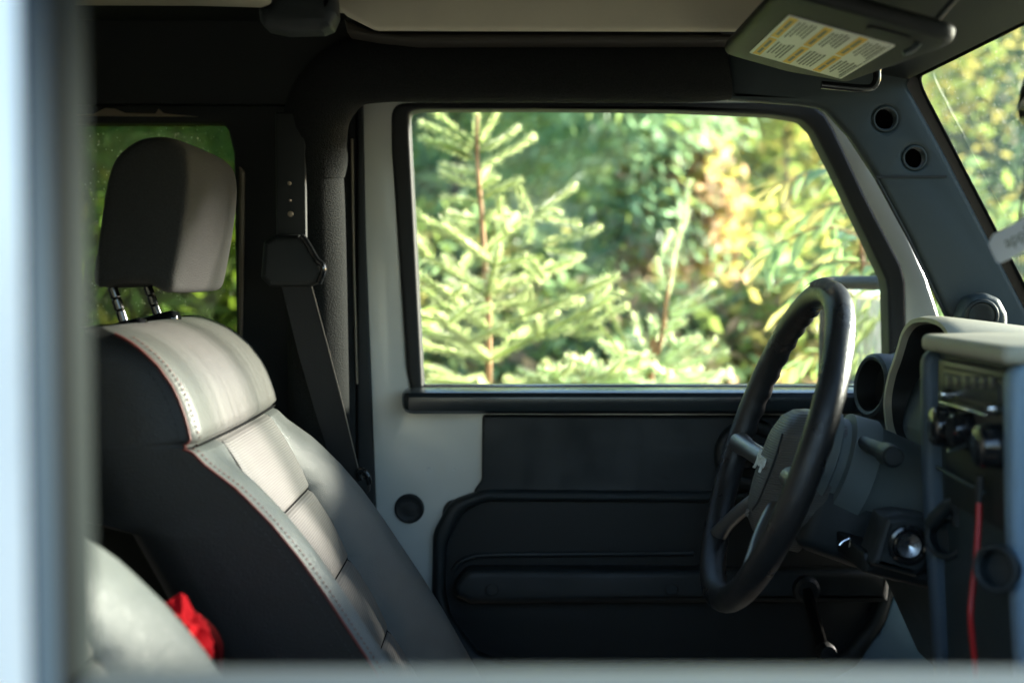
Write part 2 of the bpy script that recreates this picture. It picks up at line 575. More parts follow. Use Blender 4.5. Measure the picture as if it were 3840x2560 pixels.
seal_out = rnd([(1466, 384), (3040, 384), (3098, 432), (3131, 490), (3254, 751), (3382, 995), (3398, 1060), (3404, 1485), (1545, 1485), (1527, 1400), (1468, 560)],
               [60, 30, 40, 30, 0, 50, 20, 10, 10, 30, 30])
slab('window_seal', [seal_out, OPEN_R], YD - 0.006, 0.05, 0.006, M['rubber'], door)
slab('window_glass', [rnd([(1500, 380), (3060, 380), (3130, 440), (3380, 1000), (3380, 1480), (1540, 1480)], 30)], YD + 0.03, 0.005, 0.001, M['glass'], door)
# belt rail under the window
def rail_loop(u, k, top=1449, mid=1466, bot=1553):
    zt, zb = P(u, top, YD).z, P(u, bot, YD - 0.066).z
    zc = (zt + zb) / 2
    x = P(u, 1500, YD - 0.05).x
    pts = [(YD + 0.002, zt), (YD - 0.056, zt - 0.001), (YD - 0.064, zt - 0.004), (YD - 0.069, zt - 0.010), (YD - 0.070, zc), (YD - 0.067, zb + 0.005), (YD - 0.058, zb), (YD + 0.002, zb)]
    return [Vector((x, YD + (y - YD) * (0.4 + 0.6 * k), zc + 0.006 + (z - zc - 0.006) * k)) for y, z in pts]
finish('belt_rail', loft_me([rail_loop(1506, 0.45), rail_loop(1510, 0.68), rail_loop(1520, 0.86), rail_loop(1536, 0.97), rail_loop(1556, 1.0), rail_loop(2400, 1.0), rail_loop(3420, 1.0)]), M['rail'], door, ang=22)
slab('window_wiper_strip', [[(1586, 1440), (3400, 1444), (3400, 1454), (1586, 1450)]], YD + 0.0, 0.012, 0.002, M['chrome'], door)
# trim panels
up = rnd([(1808, 1556), (3440, 1560), (3440, 1866), (1770, 1850), (1806, 1800)], [16, 4, 4, 10, 30])
slab('upper_trim', [up], YD - 0.014, 0.016, 0.005, M['plastic'], door)
low_o = rnd([(1815, 1838), (3372, 1850), (3372, 2180), (3330, 2330), (3220, 2500), (3120, 2560), (3080, 2640), (1900, 2640), (1800, 2555), (1640, 2360), (1618, 2230), (1622, 2000), (1690, 1880)],
            [120, 10, 60, 80, 60, 20, 10, 60, 120, 120, 60, 120, 90])
low_i = rnd([(1830, 1882), (3330, 1892), (3330, 2170), (3270, 2330), (3180, 2440), (3080, 2488), (1880, 2490), (1790, 2450), (1690, 2320), (1668, 2220), (1674, 2040), (1735, 1920)],
            [120, 30, 60, 80, 60, 60, 90, 60, 90, 60, 100, 90])
slab('lower_trim', [low_o, low_i], YD - 0.026, 0.030, 0.010, M['plastic'], door)
slab('door_pocket', [rnd([(1660, 1870), (3345, 1880), (3345, 2500), (1800, 2500), (1650, 2300)], 60)], YD - 0.004, 0.003, 0.0005, M['plastic_lo'], door)
arm = rnd([(1700, 2200), (1745, 2134), (3345, 2140), (3335, 2262), (1760, 2268), (1705, 2240)], [40, 60, 20, 20, 40, 20])
a = slab('armrest', [arm], YD - 0.050, 0.045, 0.012, M['plastic'], door)
tube('pocket_lip', spline([P(1700, 2140, YD - 0.012), P(1725, 2108, YD - 0.012), P(1770, 2090, YD - 0.012), P(1870, 2080, YD - 0.012), P(2600, 2074, YD - 0.012)], 6), 0.004, M['plastic'], door, 8)
for (u, v) in ((1845, 2208), (2518, 2208)):
    lathe('screw_cap', P(u, v, YD - 0.0495), (0, -1, 0), [(0, 0.011), (0.001, 0.011), (0.0015, 0.009), (-0.002, 0.006), (-0.002, 0)], M['plastic_lo'], door, 20)
# stitched hems
def stitches(pts, L, w, m, name, parent, out=(0, -1, 0), gap=1.0):
    pts = [Vector(p) for p in pts]
    bm = bmesh.new()
    acc = 0
    out = Vector(out)
    for a, b in zip(pts, pts[1:]):
        d = b - a; l = d.length
        if l < 1e-7: continue
        d /= l
        s = d.cross(out).normalized()
        while acc < l:
            c = a + d * acc
            q = [c - s * w, c + s * w, c + d * L + s * w, c + d * L - s * w]
            lo = [bm.verts.new(x) for x in q]
            hi = [bm.verts.new(x + out * w) for x in q]
            bm.faces.new(hi)
            for i in range(4):
                bm.faces.new((lo[i], lo[(i + 1) % 4], hi[(i + 1) % 4], hi[i]))
            acc += L * (1 + gap)
        acc -= l
    return finish(name, bm_mesh(bm), m, parent)
stitches([P(1850, 1862, YD - 0.0262), P(3340, 1872, YD - 0.0262)], 0.0035, 0.0007, M['grey'], 'hem_stitching', door, gap=0.5)
stitches([P(1890, 2505, YD - 0.0262), P(3080, 2505, YD - 0.0262)], 0.0035, 0.0007, M['grey'], 'hem_stitching', door, gap=0.5)
# rubber plug and dimples on the painted part
lathe('rubber_plug', P(1535, 1905, YD), (0, -1, 0), [(0, 0.0226), (0.004, 0.0222), (0.0055, 0.0195), (0.004, 0.0165), (0.0045, 0.008), (0.006, 0.0)], M['rubber'], door)
for (u, v) in ((1611, 1760), (1703, 1760)):
    lathe('paint_dimple', P(u, v, YD), (0, -1, 0), [(0, 0.0042), (0.0009, 0.0036), (0.0004, 0.0022), (0.0003, 0)], M['paint'], door, 18)
# inside handle bezel
hb = join([torus_me(P(2815, 1705, YD - 0.018), (0, -1, 0), 0.044, 0.011), lathe_me(P(2815, 1705, YD - 0.0145), (0, -1, 0), [(0, 0.045), (0.0005, 0.045), (0.0006, 0.0)])])
finish('handle_bezel', hb, M['plastic'], door)
box('door_handle', P(2760, 1760, YD - 0.03), P(2880, 1660, YD - 0.017), 0.004, M['gloss'], door)
lathe('window_crank', P(3022, 2205, YD - 0.05), (0, -1, 0), [(0, 0.020), (0.012, 0.019), (0.016, 0.014), (0.016, 0)], M['plastic'], door, 28)
tube('crank_arm', spline([P(3022, 2205, YD - 0.06), P(3050, 2300, YD - 0.072), P(3085, 2420, YD - 0.075)], 6), 0.0085, M['pitch'], door, 12)
lathe('crank_knob', P(3088, 2430, YD - 0.07), (0, -1, 0), [(0, 0.012), (0.02, 0.014), (0.034, 0.012), (0.036, 0.0)], M['plastic_lo'], door, 24)
# kick panel ahead of the door
slab('kick_panel', [rnd([(3376, 2175), (3530, 2215), (3900, 2900), (2950, 2900), (3150, 2500), (3300, 2380)], 20)], YD - 0.012, 0.011, 0.003, M['cheek'], car)

# side wall of the body: pillar and rear door with its window
side = empty('rear_door', P(600, 900, YD + 0.02), car)
RW = rnd([(-500, 462), (836, 462), (858, 492), (876, 575), (887, 1260), (889, 1460), (-500, 1460)], [60, 26, 30, 20, 0, 20, 60])
slab('door_panel', [[(-1500, 395), (1338, 395), (1338, 2900), (-1500, 2900)], RW], YD + 0.004, 0.05, 0.004, M['plastic_lo'], side)
slab('window_glass', [[(-560, 430), (905, 430), (905, 1480), (-560, 1480)]], YD + 0.03, 0.004, 0.001, M['tint'], side)
slab('window_trim', [rnd([(894, 622), (916, 640), (914, 900), (906, 1290), (894, 1290)], [4, 14, 14, 8, 2])], YD - 0.006, 0.010, 0.003, M['tan'], side)
slab('window_trim', [[(250, 434), (740, 437), (640, 428), (610, 424), (594, 408), (582, 426), (470, 424), (430, 408), (395, 404), (350, 428), (250, 430)]], YD - 0.004, 0.006, 0.001, M['tan'], side)
slab('door_gap_seal', [[(1338, 380), (1362, 380), (1372, 900), (1410, 1900), (1470, 2900), (1338, 2900)]], YD - 0.004, 0.05, 0.004, M['rubber'], car)
slab('sill_strip', [[(1313, 520), (1323, 520), (1330, 1000), (1342, 1440), (1334, 1440), (1322, 1000)]], YD - 0.008, 0.010, 0.002, M['tan'], side)

# roll bar in padded sleeve: up the pillar and forward under the roof edge
bar = empty('roll_bar', P(1180, 1200, 1.93), car)
vp = spline([P(1205, 2700, 1.945), P(1200, 1800, 1.94), P(1190, 1200, 1.935), P(1180, 800, 1.93), P(1172, 640, 1.925)], 10)
finish('post_sleeve', tube_me(vp, 0.044, 28), M['pad'], bar)
vq = spline([P(1172, 660, 1.925), P(1176, 540, 1.92), P(1200, 400, 1.905), P(1290, 290, 1.885), P(1420, 258, 1.87), P(1700, 257, 1.865), P(2200, 257, 1.865), P(2500, 257, 1.865), P(2640, 254, 1.865), P(2700, 250, 1.865), P(2714, 248, 1.865)], 10)
rr = []
for p in vq:
    s = (vq[0] - p).length
    r = 0.047
    if s < 0.05: r = 0.046 + 0.004 * math.sin(s / 0.05 * 3.14)
    rr.append(r)
rr[-1] = 0.026; rr[-2] = 0.036; rr[-4] = 0.044
finish('rail_sleeve', tube_me(vq, rr, 28), M['pad'], bar)
stitches([P(1172 + 0, 0, 1.9)] * 1 + [], 0.003, 0.0006, M['thread'], 'seam_stitching', bar) if False else None
sp = []
for k in range(-2, 20):
    a_ = R(-115 + k * 9)
    c = P(1172, 640, 1.925)
    sp.append(c + Vector((math.cos(a_) * 0.0455, -abs(math.sin(a_)) * 0.0 + math.sin(a_) * 0.0455, 0.0028 * k * 0.35)))
stitches(sp, 0.004, 0.0008, M['thread'], 'seam_stitching', bar, out=(0.6, -0.8, 0), gap=0.6)
# bolts of the belt slider on the pillar
for (u, v, r) in ((1086, 688, 0.0028), (1089, 752, 0.0018), (1090, 803, 0.004)):
    lathe('slider_bolt', P(u, v, 1.868), (0, -1, 0), [(0, r), (0.003, r), (0.004, r * 0.6), (0.004, 0)], M['tan'], bar, 14)

# seat belt
belt = empty('seat_belt', P(1100, 1000, 1.88), car)
finish('belt_webbing', loft_me([[P(u0, v0, y), P(u1, v1, y), P(u1, v1, y + 0.003), P(u0, v0, y + 0.003)] for (u0, v0, u1, v1, y) in
        [(1040, 985, 1150, 1010, 1.868), (1060, 1090, 1168, 1060, 1.868), (1120, 1330, 1228, 1290, 1.872), (1190, 1570, 1290, 1530, 1.885), (1275, 1830, 1352, 1790, 1.905)]]), M['webbing'], belt)
stitches([P(1166, 1062, 1.8675), P(1227, 1290, 1.8715), P(1289, 1530, 1.8845), P(1351, 1785, 1.9045)], 0.006, 0.0007, M['thread'], 'webbing_edge', belt, gap=0.02)
gd = rnd([(985, 905), (1030, 880), (1120, 878), (1150, 905), (1185, 965), (1205, 985), (1214, 1020), (1200, 1060), (1160, 1075), (1010, 1075), (975, 1040)], 18)
slab('belt_guide', [gd], 1.858, 0.022, 0.008, M['plastic_lo'], belt)
tube('guide_highlight_rim', spline([P(1128, 884, 1.856), P(1150, 908, 1.856), P(1188, 972, 1.856), P(1208, 992, 1.856), P(1212, 1020, 1.856), P(1196, 1062, 1.857)], 8), 0.0045, M['gloss'], belt, 10)
slab('slider_rail', [[(1030, 420), (1145, 420), (1150, 900), (1035, 900)]], 1.872, 0.012, 0.004, M['plastic_lo'], belt)
tube('anchor_loop', spline([P(1352, 1800, 1.90), P(1345, 1768, 1.90), P(1362, 1762, 1.90), P(1380, 1785, 1.90), P(1386, 1815, 1.90)], 6), 0.004, M['gloss'], belt, 10)
slab('belt_anchor', [rnd([(1320, 1790), (1385, 1790), (1385, 1850), (1320, 1850)], 12)], 1.905, 0.02, 0.005, M['plastic_lo'], belt)

# ------------------------------------------------------------------ roof
roof = empty('roof', (0, 1.27, 1.80), car)
box('roof_shell', (-1.75, 0.50, 1.80), (0.47, 2.05, 1.84), 0.01, M['paint'], roof)
finish('roof_liner', box_me((-1.74, 0.58, 1.785), (0.42, 1.95, 1.7985)), M['plastic_lo'], roof)
slab('roof_rail', [[(-1500, -260), (3200, -260), (3200, 392), (-1500, 392)]], YD + 0.003, 0.045, 0.003, M['plastic_lo'], roof)
lip = [(1262, -60), (1262, 20), (1300, 58), (1400, 108), (1420, 112), (2890, 115), (2905, 60), (2920, -60)]
slab('panel_frame', [lip], 1.70, 0.016, 0.006, M['beige'], roof)
slab('panel_frame', [[(-1200, -60), (1290, -60), (1275, 25), (1000, 4), (700, -4), (-1200, -10)]], 1.705, 0.05, 0.006, M['beige'], roof)
slab('panel_edge', [[(1290, 70), (1340, 96), (1420, 124), (2880, 128), (2880, 150), (1560, 152), (1420, 138), (1300, 118)]], 1.76, 0.06, 0.004, M['brown'], roof)
slab('roof_latch', [rnd([(962, 26), (1010, 8), (1015, -40), (1250, -40), (1256, 45), (1236, 92), (1200, 108), (1060, 112), (985, 96), (968, 70)], 14)], 1.52, 0.06, 0.012, M['plastic'], roof)
# near roof edge over the camera's window, and an added windowless rear wall that keeps light out of the cabin
box('roof_rail', (-1.74, 0.56, 1.70), (0.46, 0.62, 1.7845), 0.01, M['plastic_lo'], roof)
box('added_rear_wall', (-1.78, 0.56, 0.5), (-1.70, 1.98, 1.7845), 0.01, M['plastic_lo'], car)

# windscreen frame ----------------------------------------------------
WT = P(3418, 305, 1.90); WB = P(3842, 1118, 1.90)          # inner edge of the glass at the far pillar
wd = (WB - WT); wd.y = 0
def W(s, y):            # point on the windscreen plane: s along the pillar, y across the car
    return Vector((WT.x + wd.x * s, y, WT.z + wd.z * s))
ws = empty('windscreen', W(0.5, 1.27), car)
# glass
wx = Vector((0, -1, 0)); wy = -wd.normalized()
Lw = wd.length
mtx = frame(W(0, 1.94), (0, -1, 0), wy)
mtx = frame(W(0, 1.94) + Vector((0.012, 0, 0.006)), (0, -1, 0), wy)
finish('windscreen_glass', (lambda me: (me.transform(mtx), me)[1])(flat([[(0, 0.03), (1.34, 0.03), (1.34, -Lw * 1.45), (0, -Lw * 1.45)]], 0.005, 0.001)), M['screen'], ws)
# black band round the glass
band_o = [(-0.03, 0.05), (1.37, 0.05), (1.37, -Lw * 1.5), (-0.03, -Lw * 1.5)]
band_i = rnd([(0.043, 0.0), (1.26, 0.0), (1.26, -Lw * 1.42), (0.043, -Lw * 1.42)], 0.03)
mt2 = frame(W(0, 1.94) + Vector((0.004, 0, 0.002)), (0, -1, 0), wy)
finish('glass_border', (lambda me: (me.transform(mt2), me)[1])(flat([band_o, band_i], 0.005, 0.001)), M['pitch'], ws)

# pillar trim with two round holes
pil = empty('pillar_trim', P(3350, 700, 1.9), car)
ptr = rnd([(2728, 200), (2734, 372), (3000, 392), (3066, 402), (3100, 416), (3186, 510), (3290, 668), (3422, 910), (3516, 1105), (3600, 1285), (3960, 1330), (3850, 1160), (3560, 600), (3405, 318), (3440, 258), (3560, 190), (3600, 60), (3000, 60)],
          [30, 10, 20, 20, 20, 30, 20, 0, 0, 10, 10, 0, 0, 20, 20, 10, 10, 10])
def circ(u, v, r, n=28):
    return [(u + r * math.cos(2 * math.pi * k / n), v + r * math.sin(2 * math.pi * k / n)) for k in range(n)]
slab('trim_cover', [ptr, circ(3320, 446, 41), circ(3430, 592, 39)], 1.895, 0.024, 0.009, M['grey'], pil)
for (u, v, r) in ((3320, 446, 41), (3430, 592, 39)):
    rr_ = r / FP * 1.895
    finish('hole_rim', torus_me(P(u, v, 1.8955), (0, -1, 0), rr_ + 0.001, 0.0018, 36, 8), M['grey'], pil)
    lathe('hole_cup', P(u, v, 1.935), (0, -1, 0), [(0, rr_ * 1.1), (0.002, rr_ * 1.1), (0.002, 0)], M['pitch'], pil, 28)
stitches([P(3285, 664, 1.8945), P(3545, 662, 1.8945)], 0.1, 0.0016, M['rubber'], 'trim_groove', pil, gap=0.0)
tube('trim_edge', [P(3288, 672, 1.893), P(3400, 880, 1.893), P(3548, 1190, 1.893)], 0.002, M['plastic_lo'], pil, 8)
# header across the top of the windscreen
prof = [(W(0, 0).x + 0.012, W(0, 0).z + 0.012), (W(0, 0).x - 0.006, W(0, 0).z + 0.002), (0.44, 1.715), (0.38, 1.735), (0.36, 1.784), (0.56, 1.784)]
finish('header', loft_me([[Vector((x, y, z)) for x, z in prof] for y in (1.925, 0.6)]), M['plastic_lo'], ws)

finish('near_pillar', loft_me([[W(s_, 0.66) + Vector((dx, 0, dz)), W(s_, 0.585) + Vector((dx, 0, dz)), W(s_, 0.585) + Vector((dx + 0.05, 0, dz + 0.02)), W(s_, 0.66) + Vector((dx + 0.05, 0, dz + 0.02))] for s_, dx, dz in ((-0.05, -0.03, 0), (1.5, -0.03, 0))]), M['grey'], ws)
# sun visor with its printed label
vis = empty('sun_visor', (0.34, 1.5, 1.67), car)
A_ = Vector((0.285, 0, 1.683)); B_ = Vector((0.396, 0, 1.652))
vx = (B_ - A_).normalized()
# local frame: ex = along the car (vx), ey = +y away from the camera; ez points down -> use ex x ey
vm = frame(Vector((0.285, 1.39, 1.683)), (0, 1, 0), vx)     # ex=+y, ey=vx, ez = y x vx
ez = Vector((vm[0][2], vm[1][2], vm[2][2]))
vmb = vm.copy()
for i in range(3): vmb[i][3] -= ez[i] * 0.0015
vo = rnd([(-0.075, -0.026), (0.285, -0.026), (0.285, 0.06), (0.262, 0.100), (0.25, 0.13), (-0.03, 0.155), (-0.075, 0.155)], [0.02, 0.02, 0.03, 0.02, 0.02, 0.02, 0.02])
def local(me, m): me.transform(m); return me
if ez.z > 0: print('visor frame points up')
finish('visor_board', local(flat([vo], 0.018, 0.007), vmb), M['plastic_lo'], vis)
LW, LL = 0.229, 0.1155
mm_ = []
finish('warning_label', local(flat([rnd([(0, 0), (LW, 0), (LW, LL), (0, LL)], 0.004)], 0.0014, 0.0003), vm), M['sticker'], vis)
def up_by(d):
    q = vm.copy()
    for i in range(3): q[i][3] += ez[i] * d
    return q
yel, ink = [], []
for row in range(2):
    y0 = 0.004 + row * 0.1135; y1 = y0 + 0.106
    for col in range(3):
        x0 = 0.003 + col * 0.0375; 
        if row == 1: x0 += 0.0005
        yel.append([(y0, x0), (y1, x0), (y1, x0 + 0.0092), (y0, x0 + 0.0092)])
        for (a0, a1) in ((0.12, 0.5), (0.56, 0.86)):
            ink.append([(y0 + 0.106 * a0, x0 + 0.003), (y0 + 0.106 * a1, x0 + 0.003), (y0 + 0.106 * a1, x0 + 0.0062), (y0 + 0.106 * a0, x0 + 0.0062)])
        nl = 5
        for k in range(nl):
            xx = x0 + 0.0125 + k * 0.0042
            p = y0 + 0.006 + random.uniform(0, 0.012)
            end = y1 - random.uniform(0.01, 0.04)
            while p < end:
                q = min(end, p + random.uniform(0.006, 0.022))
                ink.append([(p, xx), (q, xx), (q, xx + 0.0016), (p, xx + 0.0016)])
                p = q + 0.0025
    ink.append([(y0, LL - 0.0045), (y1, LL - 0.0045), (y1, LL - 0.0038), (y0, LL - 0.0038)])
finish('label_headings', local(join([flat([l], 0.0004) for l in yel]), up_by(0.0003)), M['yellow'], vis)
finish('label_print', local(join([flat([l], 0.0003) for l in ink]), up_by(0.0005)), M['ink'], vis)
tube('visor_rod', spline([P(3080, 318, 1.69), P(3160, 326, 1.69), P(3240, 332, 1.69), P(3272, 326, 1.69), P(3288, 300, 1.69), P(3292, 255, 1.69), P(3330, 225, 1.69)], 6), 0.005, M['gloss'], vis, 12)
tube('visor_arm', spline([P(3388, 202, 1.36), P(3430, 178, 1.36), P(3480, 120, 1.36), P(3530, 55, 1.36), P(3600, -25, 1.36)], 6), 0.0035, M['grey'], vis, 10)
finish('mirror_slot', local(flat([rnd([(-0.050, 0.072), (-0.012, 0.076), (-0.010, 0.118), (-0.050, 0.120)], 0.012)], 0.0012, 0.0004), up_by(0.0004)), M['rubber'], vis)
# rear-view mirror
rv = empty('rear_view_mirror', (0.49, 1.25, 1.59), car)
mr = frame(Vector((0.497, 1.184, 1.592)), (0.05, -1, 0.0), (0.22, 0, 1))
rl = rnd([(-0.115, -0.034), (0.115, -0.034), (0.125, 0.0), (0.115, 0.034), (-0.115, 0.034), (-0.125, 0)], 0.02)
sh = Matrix.Translation((0, 0, -0.0)) 
finish('mirror_housing', local(flat([rl], 0.03, 0.012), mr), M['gloss'], rv)
rl2 = [(x * 0.92, y * 0.86) for x, y in rl]
mr2 = mr.copy()
n_ = Vector((mr[0][2], mr[1][2], mr[2][2]))
for i in range(3): mr2[i][3] += n_[i] * 0.001
finish('mirror_glass', local(flat([rl2], 0.002, 0.0005), mr2), M['mirror'], rv)
tube('mirror_stalk', [Vector((0.515, 1.16, 1.60)), Vector((0.545, 1.16, 1.655)), Vector((0.56, 1.16, 1.68))], 0.01, M['plastic_lo'], rv)

# outside mirror
om = empty('side_mirror', (0.58, 2.2, 1.32), car)
e1 = Vector((-0.36, 0.933, 0)); omz = (P(3200, 1034, 2.2).z + P(3200, 1475, 2.2).z) / 2
omc = Vector((0.578, 2.205, omz))
mo = frame(omc, -e1, (0, 0, 1))       # ex towards near end, ez faces the rear
nz = Vector((mo[0][2], mo[1][2], mo[2][2]))
hh = (P(3200, 1034, 2.2).z - P(3200, 1475, 2.2).z) / 2
ho = rnd([(-0.125, -hh), (0.074, -hh), (0.074, hh), (-0.125, hh)], 0.028)
hi_ = rnd([(-0.110, -hh + 0.014), (0.046, -hh + 0.014), (0.046, hh - 0.022), (-0.110, hh - 0.022)], 0.02)
finish('mirror_housing', local(flat([ho, hi_], 0.07, 0.012), mo), M['rubber'], om)
mo2 = mo.copy()
for i in range(3): mo2[i][3] -= nz[i] * 0.022
hg = [(x * 1.04, y * 1.04) for x, y in hi_]
finish('mirror_glass', local(flat([hg], 0.004, 0.0005), mo2), M['mirror'], om)

# ------------------------------------------------------------------ steering wheel
sw = empty('steering_wheel', (0.32, 1.63, 1.209), car)
C0 = Vector((0.32, 1.63, 1.209)); PU = Vector((0.333, 0, 0.943)); NN = Vector((-0.943, 0, 0.333)); YY = Vector((0, 1, 0))
RW_ = 0.197
bm = bmesh.new()
seg, s2 = 160, 20
rings = []
for i in range(seg):
    a = 2 * math.pi * i / seg                  # 0 = top
    e = PU * math.cos(a) + YY * math.sin(a)
    ring = []
    top = max(0, math.cos(a))
    for k in range(s2):
        b = 2 * math.pi * k / s2
        r = 0.0168
        inner = max(0, -math.cos(b)); back = max(0, -math.sin(b))
        sec = abs(math.atan2(math.sin(a), math.cos(a)))
        if R(18) < sec < R(95):
            r += 0.0016 * math.cos(sec * 44) * max(0, -math.cos(b - 0.9)) ** 2
        ring.append(bm.verts.new(C0 + e * (RW_ + r * 0.98 * math.cos(b)) + NN * r * 1.02 * math.sin(b)))
    rings.append(ring)
for i in range(seg):
    for k in range(s2):
        f = bm.faces.new((rings[i][k], rings[(i + 1) % seg][k], rings[(i + 1) % seg][(k + 1) % s2], rings[i][(k + 1) % s2]))
bmesh.ops.recalc_face_normals(bm, faces=bm.faces)
finish('rim', bm_mesh(bm), M['wheel'], sw)
# worn patch at the top of the rim
bm = bmesh.new()
random.seed(3)
rows = []
for i in range(0, 25):
    a = R(-20 + i * 1.5)
    e = PU * math.cos(a) + YY * math.sin(a)
    w0 = 0.55 + 0.18 * math.sin(i * 0.9) + 0.12 * math.sin(i * 2.3)
    row = []
    for k in range(7):
        b = R(20) + (k / 6 - 0.5) * 2 * w0 * math.sin(math.pi * (i + 0.6) / 25.6) ** 0.5
        row.append(bm.verts.new(C0 + e * (RW_ + 0.0193 * math.cos(b + 0.55)) + NN * 0.0196 * math.sin(b + 0.55)))
    rows.append(row)
for r0, r1 in zip(rows, rows[1:]):
    for k in range(6):
        bm.faces.new((r0[k], r1[k], r1[k + 1], r0[k + 1]))
bmesh.ops.recalc_face_normals(bm, faces=bm.faces)
finish('worn_patch', bm_mesh(bm), M['worn'], sw)
# hub pad
HC = C0 - NN * 0.016 - PU * 0.022
hubm = frame(HC, YY * -1, PU)
hn = Vector((hubm[0][2], hubm[1][2], hubm[2][2]))
if hn.dot(NN) < 0:
    hubm = frame(HC, YY, PU)
hl = spline([(0, 0.086), (0.06, 0.080), (0.095, 0.050), (0.100, 0.0), (0.085, -0.055), (0.045, -0.095), (0, -0.103), (-0.045, -0.095), (-0.085, -0.055), (-0.100, 0), (-0.095, 0.05), (-0.06, 0.08)], 6, True)
bm = bmesh.new()
prev = None
loops = []
for (sc, zz) in ((1.0, -0.055), (1.03, -0.03), (1.0, -0.012), (0.93, 0.002), (0.80, 0.012), (0.6, 0.018), (0.3, 0.021), (0.06, 0.0215)):
    loops.append([hubm @ Vector((p[0] * sc * 0.56, p[1] * sc * 0.90, zz)) for p in hl])
finish('hub_pad', loft_me(loops), M['hub'], sw)
def hubp(x, y, z): return hubm @ Vector((x * 0.58, y, z))
tube('pad_groove', spline([hubp(0.055, 0.040, 0.0165), hubp(0.066, 0.02, 0.0165), hubp(0.068, -0.01, 0.0165), hubp(0.058, -0.045, 0.0165), hubp(0.04, -0.06, 0.017)], 6), 0.0012, M['rubber'], sw, 8)
tx = text_me('Jeep', 0.028, 0.003)
tm = hubm.copy()
for i in range(3): tm[i][3] = (hubp(0, 0.0, 0.0225))[i]
finish('emblem', local(tx, tm), M['sticker'], sw, ang=20)
tx = text_me('SRS', 0.012, 0.001)
tm = hubm.copy()
for i in range(3): tm[i][3] = (hubp(0.0, -0.068, 0.0165))[i]
finish('emblem', local(tx, tm), M['thread'], sw, ang=20)
for sgn in (-1, 1):
    for (a0, r0) in ((R(97), 0.0125), (R(140), 0.0095)):
        e = PU * math.cos(a0) + YY * math.sin(a0) * sgn
        a_ = HC + (e * 0.035 + NN * -0.012); b_ = C0 + e * 0.188
        pth = [a_ + (b_ - a_) * (k / 12) + NN * 0.006 * math.sin(math.pi * k / 12) for k in range(13)]
        finish('spoke', tube_me(pth, [r0 * (1.0 + 0.25 * max(0, (k - 9) / 3)) for k in range(13)], 18), M['satin'], sw)
# column
col = empty('steering_column', C0 - NN * 0.12, car)
lathe('column_shroud', C0 - NN * 0.03, -NN, [(0, 0.0), (0, 0.050), (0.012, 0.062), (0.034, 0.066), (0.037, 0.060), (0.047, 0.060), (0.050, 0.068), (0.082, 0.070), (0.090, 0.064), (0.14, 0.060), (0.24, 0.052), (0.24, 0)], M['colgrey'], col, 48)
lo = frame(C0 - NN * 0.115 - PU * 0.055, -NN, (0, 1, 0))
finish('lower_shroud', box_me((-0.06, -0.055, -0.05), (0.09, 0.055, 0.035), 0.018, mtx=lo), M['plastic'], col)
ye = 1.455
E_ = P(3352, 1712, ye)
lathe('wiper_stalk', E_, (0, 1, 0), [(0.0, 0.0), (0.0008, 0.0095), (0, 0.0105), (0.002, 0.0122), (0.03, 0.0125), (0.034, 0.010), (0.07, 0.009), (0.14, 0.008)], M['plastic'], col, 28)
tube('light_stalk', [E_ + Vector((0, 0.20, 0)), E_ + Vector((0, 0.34, 0.01))], 0.010, M['plastic'], col)
# tilt lever and key bunch glint under the column
tube('tilt_lever', spline([P(2985, 1895, 1.6), P(3060, 1855, 1.6), P(3150, 1800, 1.61)], 5), 0.007, M['plastic'], col, 10)
tube('key_ring', spline([P(3148, 2043, 1.5), P(3160, 2030, 1.5), P(3178, 2021, 1.5), P(3188, 2019, 1.5), P(3186, 2050, 1.5)], 5), 0.0012, M['chrome'], col, 8)

# ------------------------------------------------------------------ dashboard
dash = empty('dashboard', (0.6, 1.27, 1.1), car)
dp = [(0.60, 0.86), (0.545, 0.98), (0.515, 1.06), (0.505, 1.16), (0.515, 1.22), (0.54, 1.285), (0.575, 1.318), (0.64, 1.330), (0.80, 1.322), (0.80, 0.86)]
dpr = rnd(dp, [0.01, 0.02, 0.02, 0.02, 0.02, 0.02, 0.02, 0.02, 0, 0])
finish('dash_body', loft_me([[Vector((x, y, z)) for x, z in dpr] for y in (1.94, 0.60)]), M['grey'], dash)
finish('firewall', box_me((0.79, 0.58, 0.45), (0.84, 2.0, 1.30)), M['plastic_lo'], car)
# instrument hood: a deep rim round a dark well
def hood_loop(px, y):
    return [PX(u, v, 0) for u, v in px]
hx = 0.490
rim = [(1.62, 1.186), (1.70, 1.190), (1.755, 1.205), (1.78, 1.23), (1.787, 1.255), (1.775, 1.285), (1.757, 1.305), (1.742, 1.325), (1.725, 1.346), (1.69, 1.361), (1.63, 1.366), (1.57, 1.361), (1.535, 1.346), (1.518, 1.325), (1.503, 1.305), (1.485, 1.285), (1.473, 1.255), (1.48, 1.23), (1.505, 1.205), (1.56, 1.19)]
rim = [(p[0], p[1]) for p in spline(rim, 5, True)]
cy = 1.63; cz = 1.27
def rl_(k, x, dz=0, ky=None):
    return [Vector((x + (z - cz) * 0.06, cy + (y - cy) * (ky or k), cz + (z - cz) * k + dz)) for y, z in rim]
loops = [rl_(0.95, 0.72, -0.030, 1.25), rl_(1.0, 0.64, -0.014, 1.12), rl_(1.0, 0.56, -0.004, 1.03), rl_(1.005, 0.520), rl_(1.005, 0.508), rl_(0.985, 0.500), rl_(0.93, 0.500), rl_(0.905, 0.506), rl_(0.87, 0.56), rl_(0.80, 0.575)]
finish('gauge_hood', loft_me(loops), M['dashtop'], dash)
gg = []
for (yy, zz, r) in ((1.70, 1.27, 0.05), (1.57, 1.27, 0.05)):
    gg.append(lathe_me((0.572, yy, zz), (-1, 0, 0), [(0, r), (0.006, r), (0.008, r * 0.94), (0.002, r * 0.9), (0.002, 0)], 32))
finish('gauge', join(gg), M['gloss'], dash)
